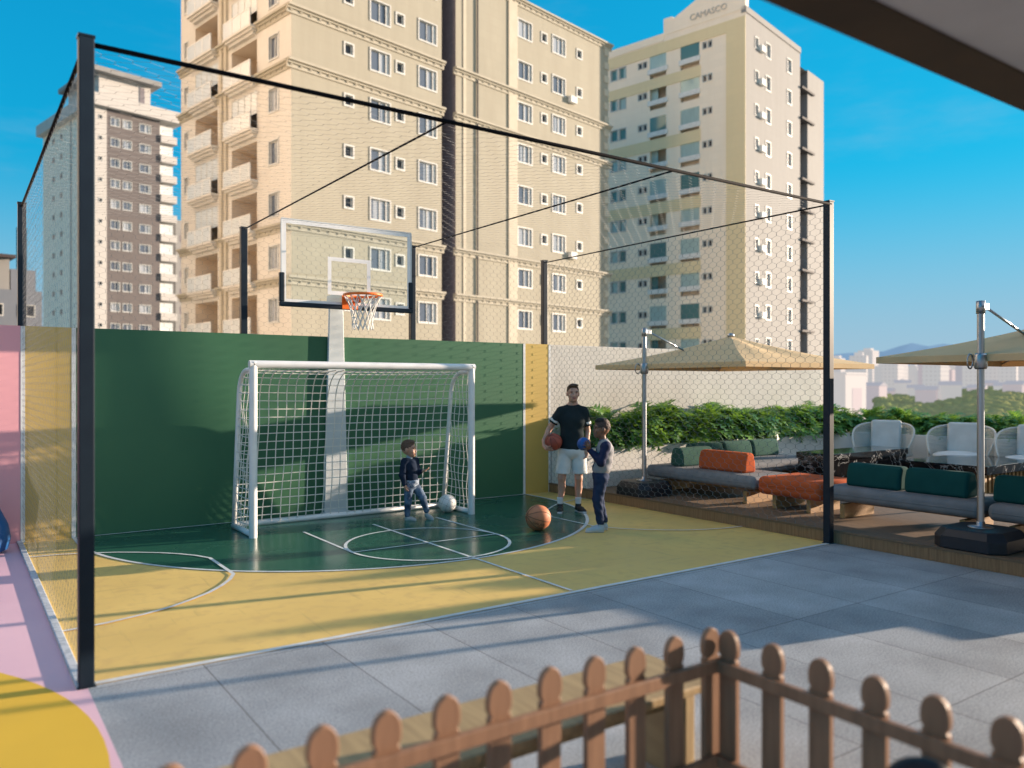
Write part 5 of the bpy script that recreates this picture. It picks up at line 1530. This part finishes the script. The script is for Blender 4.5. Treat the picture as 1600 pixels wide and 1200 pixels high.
# ---- man with a ball under his arm
mloc = cam_pt(893.2, 11.295)
man = figure('man in a charcoal tee and white shorts holding a ball at his hip', (mloc.x, mloc.y, 0))
bc = (-.262, -.125, .995)
def man_arms(b):
    b.chain([(-.160, .0, 1.415), (-.318, .045, 1.160), (-.392, -.07, 1.01)], [.050, .041, .029], .03)
    b.chain([(.182, .0, 1.415), (.228, .05, 1.135), (.205, -.055, .90)], [.050, .041, .028], .03)
B = Body()
B.ell((.005, 0, .94), (.160, .112, .12), .03).ell((.005, 0, 1.08), (.140, .100, .14), .04).ell((.01, .0, 1.28), (.172, .112, .16), .05)
B.cone((-.13, .01, 1.415), (.15, .01, 1.415), .052, .052, .04).cone((.015, .015, 1.42), (.018, .0, 1.60), .062, .056, .03)
B.cone((-.03, .02, 1.49), (-.13, .01, 1.425), .045, .045, .03).cone((.06, .02, 1.49), (.15, .01, 1.425), .045, .045, .03)
for (hx, kx, ax, ky, ay) in ((-.088, -.140, -.160, -.012, .02), (.095, .098, .096, -.012, .03)):
    B.cone((hx, 0, .88), (kx, ky, .48), .088, .055, .03).cone((kx, ky, .48), (kx+.002, ay+.012, .34), .052, .052, .02).cone((kx+.002, ay+.012, .34), (ax, ay, .10), .050, .034, .02)
    B.ell((kx, ky-.028, .485), (.036, .026, .040), .02)
man_arms(B)
P, pt, rz = head(B, (.018, -.016, 1.676), 1.06, (.10, -1))
hc, wr = hand_on_ball(B, bc, .122, (-.80, -.22, -.52), (.50, -.72, -.42), 1.02, 0, thumb=-1, spread=.18)
B.cone((-.392, -.07, 1.01), tuple(wr.lerp(hc, .35)), .029, .027, .02)
open_hand(B, (.205, -.055, .90), (-.12, -.10, -1), (-.6, -.8, 0), 1.0, 0, .55, 1)
B.build('body', [M['skin_a'], M['lip_a'], M['eye'], M['hair_a']], man, .0058, pt)
hb = Body(); hb.ell(P(0, -.018, .026), (.0865, .107, .105), .01, 0, rz, clip=[(P(0, .034, .034), (.0, -.75, -.66)), (P(0, -.05, -.040), (0, -.30, -1))])
hb.ell(P(0, .045, .096), (.070, .046, .028), .02, 0, rz)
hb.build('hair', [M['hair_a']], man, .006, noise=.0022, nscale=75)
T_ = Body()
T_.ell((.005, 0, .93), (.186, .135, .17), .03).ell((.005, 0, 1.08), (.170, .125, .17), .05).ell((.01, .0, 1.28), (.190, .126, .17), .06)
T_.cone((-.13, .01, 1.415), (.15, .01, 1.415), .060, .060, .05).cone((-.035, .015, 1.475), (-.14, .01, 1.422), .054, .056, .03).cone((.065, .015, 1.475), (.16, .01, 1.422), .054, .056, .03)
T_.cone((.016, .012, 1.40), (.017, .006, 1.50), .082, .074, .03)
T_.cone((-.155, .0, 1.415), (-.286, .036, 1.212), .063, .070, .03, clip=[((-.262, .03, 1.250), (-.53, .15, -.83))])
T_.cone((.178, .0, 1.415), (.222, .04, 1.17), .063, .068, .03, clip=[((.216, .035, 1.215), (.12, .16, -1))])
T_.cut((0, 0, .848), (0, 0, -1)).cut((.016, -.02, 1.512), (0, -.38, 1))
T_.build('shirt', [M['tee']], man, .0075, noise=.0028, nscale=21, seed=1)
sb = Body(); sb.cone((-.155, .0, 1.415), (-.286, .036, 1.212), .0655, .0725, .01, clip=[((-.248, .026, 1.272), (-.53, .15, -.83)), ((-.230, .021, 1.302), (.53, -.15, .83))])
sb.cone((.178, .0, 1.415), (.222, .04, 1.17), .0655, .0705, .01, clip=[((.214, .033, 1.240), (.12, .16, -1)), ((.209, .028, 1.275), (-.12, -.16, 1))])
sb.build('sleeve_stripe', [M['shorts']], man, .006)
S_ = Body(); S_.ell((.005, 0, .86), (.188, .136, .13), .04)
for hx, kx in ((-.092, -.128), (.098, .118)): S_.cone((hx, 0, .84), (kx, -.005, .50), .104, .106, .012)
S_.cut((0, 0, .545), (0, 0, -1)).cut((0, 0, .90), (0, 0, 1))
S_.build('shorts', [M['shorts']], man, .0075, noise=.003, nscale=26, seed=3)
K_ = Body()
for ax, ay in ((-.160, .02), (.096, .03)): K_.cone((ax, ay, .10), (ax, ay, .225), .040, .047, .005)
K_.cut((0, 0, .208), (0, 0, 1)); K_.build('sock', [M['sock']], man, .006)
for an, to in (((-.160, .02, .10), (-.185, -.25, 0)), ((.096, .03, .10), (.185, -.20, 0))):
    Q = Body(); shoe(Q, an, to, 1.04); Q.build('shoe', [M['shoe_k'], M['sole']], man, .006)
mb = man.matrix_basis
def at_fig(fig, p):
    c, s_ = math.cos(CAMR), math.sin(CAMR); return (fig.location.x+c*p[0]-s_*p[1], fig.location.y+s_*p[0]+c*p[1], fig.location.z+p[2])
o = ball('basketball', 'brick red basketball tucked under the arm of the man', at_fig(man, bc), .121, (M['ball_r'], M['seam_k']), 'basket'); o.rotation_euler = (.5, .9, .3)

# ---- boy in a varsity jacket holding a blue ball, seen from behind his left side
bloc = cam_pt(938.7, 9.82)
boy = figure('boy in a grey and navy jacket raising a blue ball, with his back half turned', (bloc.x, bloc.y, 0))
bb = (-.212, -.01, 1.068); br = .082
B = Body()
B.ell((.0, .0, .70), (.095, .115, .10), .03).ell((.03, 0, .84), (.085, .105, .12), .04).ell((.045, 0, .98), (.090, .118, .12), .05)
B.cone((.045, -.10, 1.07), (.045, .10, 1.07), .045, .045, .03).cone((.03, 0, 1.08), (.014, 0, 1.18), .043, .043, .025)
P, pt, rz = head(B, (.006, 0, 1.262), 1.0, (-1, -.10), ns=.5)
for (hy, kx, ky, ax, ay) in ((-.068, -.050, -.075, -.012, -.07), (.068, -.020, .075, .050, .085)):
    B.cone((-.0, hy, .66), (kx, ky, .40), .074, .052, .03).cone((kx, ky, .40), (ax, ay, .08), .046, .032, .02)
hc, wr = hand_on_ball(B, bb, br, (.62, -.66, -.30), (-.55, -.30, .75), .74, 0, thumb=1, spread=.35)
B.chain([(.045, -.125, 1.05), (-.02, -.175, .86), tuple(wr)], [.040, .034, .022], .02); B.cone(tuple(wr), tuple(hc), .022, .02, .015)
hc, wr2 = hand_on_ball(B, bb, br, (.80, .55, -.1), (-.1, .1, 1), .74, 0, thumb=-1, spread=.35)
B.chain([(.045, .125, 1.05), (-.02, .170, .87), tuple(wr2)], [.040, .034, .022], .02); B.cone(tuple(wr2), tuple(hc), .022, .02, .015)
B.build('body', [M['skin_b'], M['skin_b'], M['eye'], M['hair_b']], boy, .0056, pt)
hb = Body(); hb.ell(P(0, -.016, .022), (.0795, .099, .100), .01, 0, rz, clip=[(P(0, .064, .030), (-.75, 0, -.66)), (P(0, -.06, -.02), (-.10, 0, -1))])
hb.ell(P(0, .0, .088), (.068, .082, .038), .02, 1, rz)
hb.build('hair', [M['fade_b'], M['hair_b']], boy, .006, noise=.0025, nscale=110)
J = Body()
J.ell((.006, 0, .76), (.110, .138, .10), .03, 0).ell((.030, 0, .86), (.108, .132, .14), .05, 0).ell((.048, 0, .98), (.110, .136, .13), .05, 0)
J.cone((.048, -.10, 1.07), (.048, .10, 1.07), .057, .057, .04, 0).cone((.040, 0, 1.09), (.030, 0, 1.125), .056, .052, .015, 2)
J.cone((.0, 0, .745), (-.004, 0, .69), .0, .0, .001, 0)
J.cut((0, 0, .692), (0, 0, -1)).cut((.03, 0, 1.132), (-.25, 0, 1))
J.chain([(.048, -.135, 1.045), (-.018, -.182, .862)], [.059, .056], .018, 1)
w_ = wr.lerp(Vector((-.02, -.175, .86)), .12); J.cone((-.018, -.182, .862), tuple(w_), .055, .034, .015, 1)
J.chain([(.048, .135, 1.045), (-.018, .178, .872)], [.059, .054], .018, 1)
w_ = wr2.lerp(Vector((-.02, .17, .87)), .12); J.cone((-.018, .178, .872), tuple(w_), .053, .034, .015, 1)
J.build('jacket', [M['jacket_grey'], M['jacket_navy'], M['rib']], boy, .0066, paint=[((.0, 0, .705), (.3, .3, .022), 2), ((-.085, 0, .90), (.035, .055, .25), 1)], noise=.0028, nscale=27, seed=2)
L_ = Body(); L_.ell((.0, 0, .68), (.104, .128, .10), .03)
for (hy, kx, ky, ax, ay) in ((-.068, -.050, -.075, -.012, -.07), (.068, -.020, .075, .050, .085)):
    L_.cone((-.0, hy, .66), (kx, ky, .40), .086, .064, .02).cone((kx, ky, .40), (ax, ay, .115), .062, .048, .015)
L_.cut((0, 0, .725), (0, 0, 1)); L_.cut((0, 0, .095), (0, 0, -1))
L_.build('jeans', [M['jeans']], boy, .0066, noise=.0034, nscale=34, seed=5)
for an, to in (((-.012, -.07, .09), (-.30, -.10, 0)), ((.050, .085, .09), (-.18, .02, 0))):
    Q = Body(); shoe(Q, an, to, .86); Q.build('shoe', [M['sneaker'], M['sole']], boy, .006)
o = ball('small_ball', 'small blue ball held up by the boy in the jacket', at_fig(boy, bb), br-.002, (M['ball_b'], M['seam_b']), 'volley')

# ---- small boy in front of the goal
sloc = cam_pt(642.5, 10.66)
kid = figure('small boy in a navy sweater and washed jeans stepping in front of the goal', (sloc.x, sloc.y, 0))
B = Body(); f = .78
B.ell((.0, 0, .47), (.078, .082, .075), .03).ell((-.012, 0, .60), (.070, .080, .10), .04).ell((-.018, 0, .71), (.074, .088, .10), .04)
B.cone((-.075, -.055, .785), (.045, .055, .785), .036, .036, .03).cone((-.018, 0, .79), (-.022, 0, .87), .033, .033, .02)
P, pt, rz = head(B, (-.026, -.005, .945), .98, (1, -.22), ns=.25)
legs = (((-.025, -.045, .45), (-.032, -.07, .265), (-.045, -.06, .06)), ((.045, .04, .45), (.150, .0, .295), (.205, .03, .105)))
for a, k_, n_ in legs: B.cone(a, k_, .058, .042, .03).cone(k_, n_, .040, .027, .02)
B.chain([(-.080, -.075, .78), (-.098, -.125, .60), (-.070, -.135, .47)], [.033, .028, .018], .02)
open_hand(B, (-.070, -.135, .47), (.35, -.05, -1), (.6, .6, 0), .62, 0, .8, 1)
B.chain([(.050, .06, .775), (.085, .03, .625), (.155, -.01, .645)], [.033, .028, .018], .02)
open_hand(B, (.155, -.01, .645), (1, -.15, .42), (-.2, .2, 1), .64, 0, .35, -1)
B.build('body', [M['skin_c'], M['eye'], M['eye'], M['hair_c']], kid, .005, pt)
hb = Body(); hb.ell(P(0, -.018, .024), (.0785, .097, .098), .01, 0, rz, clip=[(P(0, .060, .045), (.78, -.16, -.60)), (P(0, -.05, -.03), (.25, 0, -1))])
hb.ell(P(0, .02, .090), (.062, .058, .026), .02, 0, rz); hb.build('hair', [M['hair_c']], kid, .0055, noise=.002, nscale=80)
J = Body()
J.ell((-.008, 0, .56), (.094, .100, .085), .03, 0).ell((-.014, 0, .64), (.090, .098, .11), .04, 0).ell((-.018, 0, .72), (.092, .104, .09), .04, 0)
J.cone((-.075, -.055, .79), (.045, .055, .79), .046, .046, .03, 0)
J.cut((0, 0, .525), (0, 0, -1)); J.cut((-.02, 0, .822), (0, 0, 1))
J.chain([(-.082, -.078, .78), (-.102, -.128, .60)], [.046, .043], .014, 0); J.cone((-.102, -.128, .60), (-.074, -.136, .485), .042, .028, .012, 0)
J.chain([(.052, .062, .775), (.088, .03, .622)], [.046, .042], .014, 0); J.cone((.088, .03, .622), (.140, .0, .642), .041, .028, .012, 0)
J.build('sweater', [M['sweater']], kid, .006, noise=.0024, nscale=34, seed=4)
C_ = Body(); C_.cone((-.020, -.002, .80), (-.021, -.002, .845), .046, .042, .01); C_.build('collar', [M['collar']], kid, .006)
C_ = Body(); C_.ell((.0, 0, .50), (.104, .110, .13), .02); C_.cut((0, 0, .532), (0, 0, 1)); C_.cut((0, 0, .432), (.30, 0, -1))
C_.build('shirt_tail', [M['plaid']], kid, .006, noise=.004, nscale=40)
L_ = Body(); L_.ell((.0, 0, .46), (.086, .090, .075), .02)
for a, k_, n_ in legs:
    m_ = Vector(k_).lerp(Vector(n_), .93); L_.cone(a, k_, .066, .053, .015).cone(k_, tuple(m_), .051, .038, .012)
L_.build('jeans', [M['jeans_b']], kid, .006, noise=.003, nscale=42, seed=8)
Q = Body(); shoe(Q, (-.045, -.06, .06), (.20, -.12, 0), .60); Q.build('shoe', [M['sneaker_g'], M['sole']], kid, .005)
Q = Body(); shoe(Q, (.205, .03, .07), (.38, -.12, 0), .60, .03); Q.build('shoe', [M['sneaker_g'], M['sole']], kid, .005)
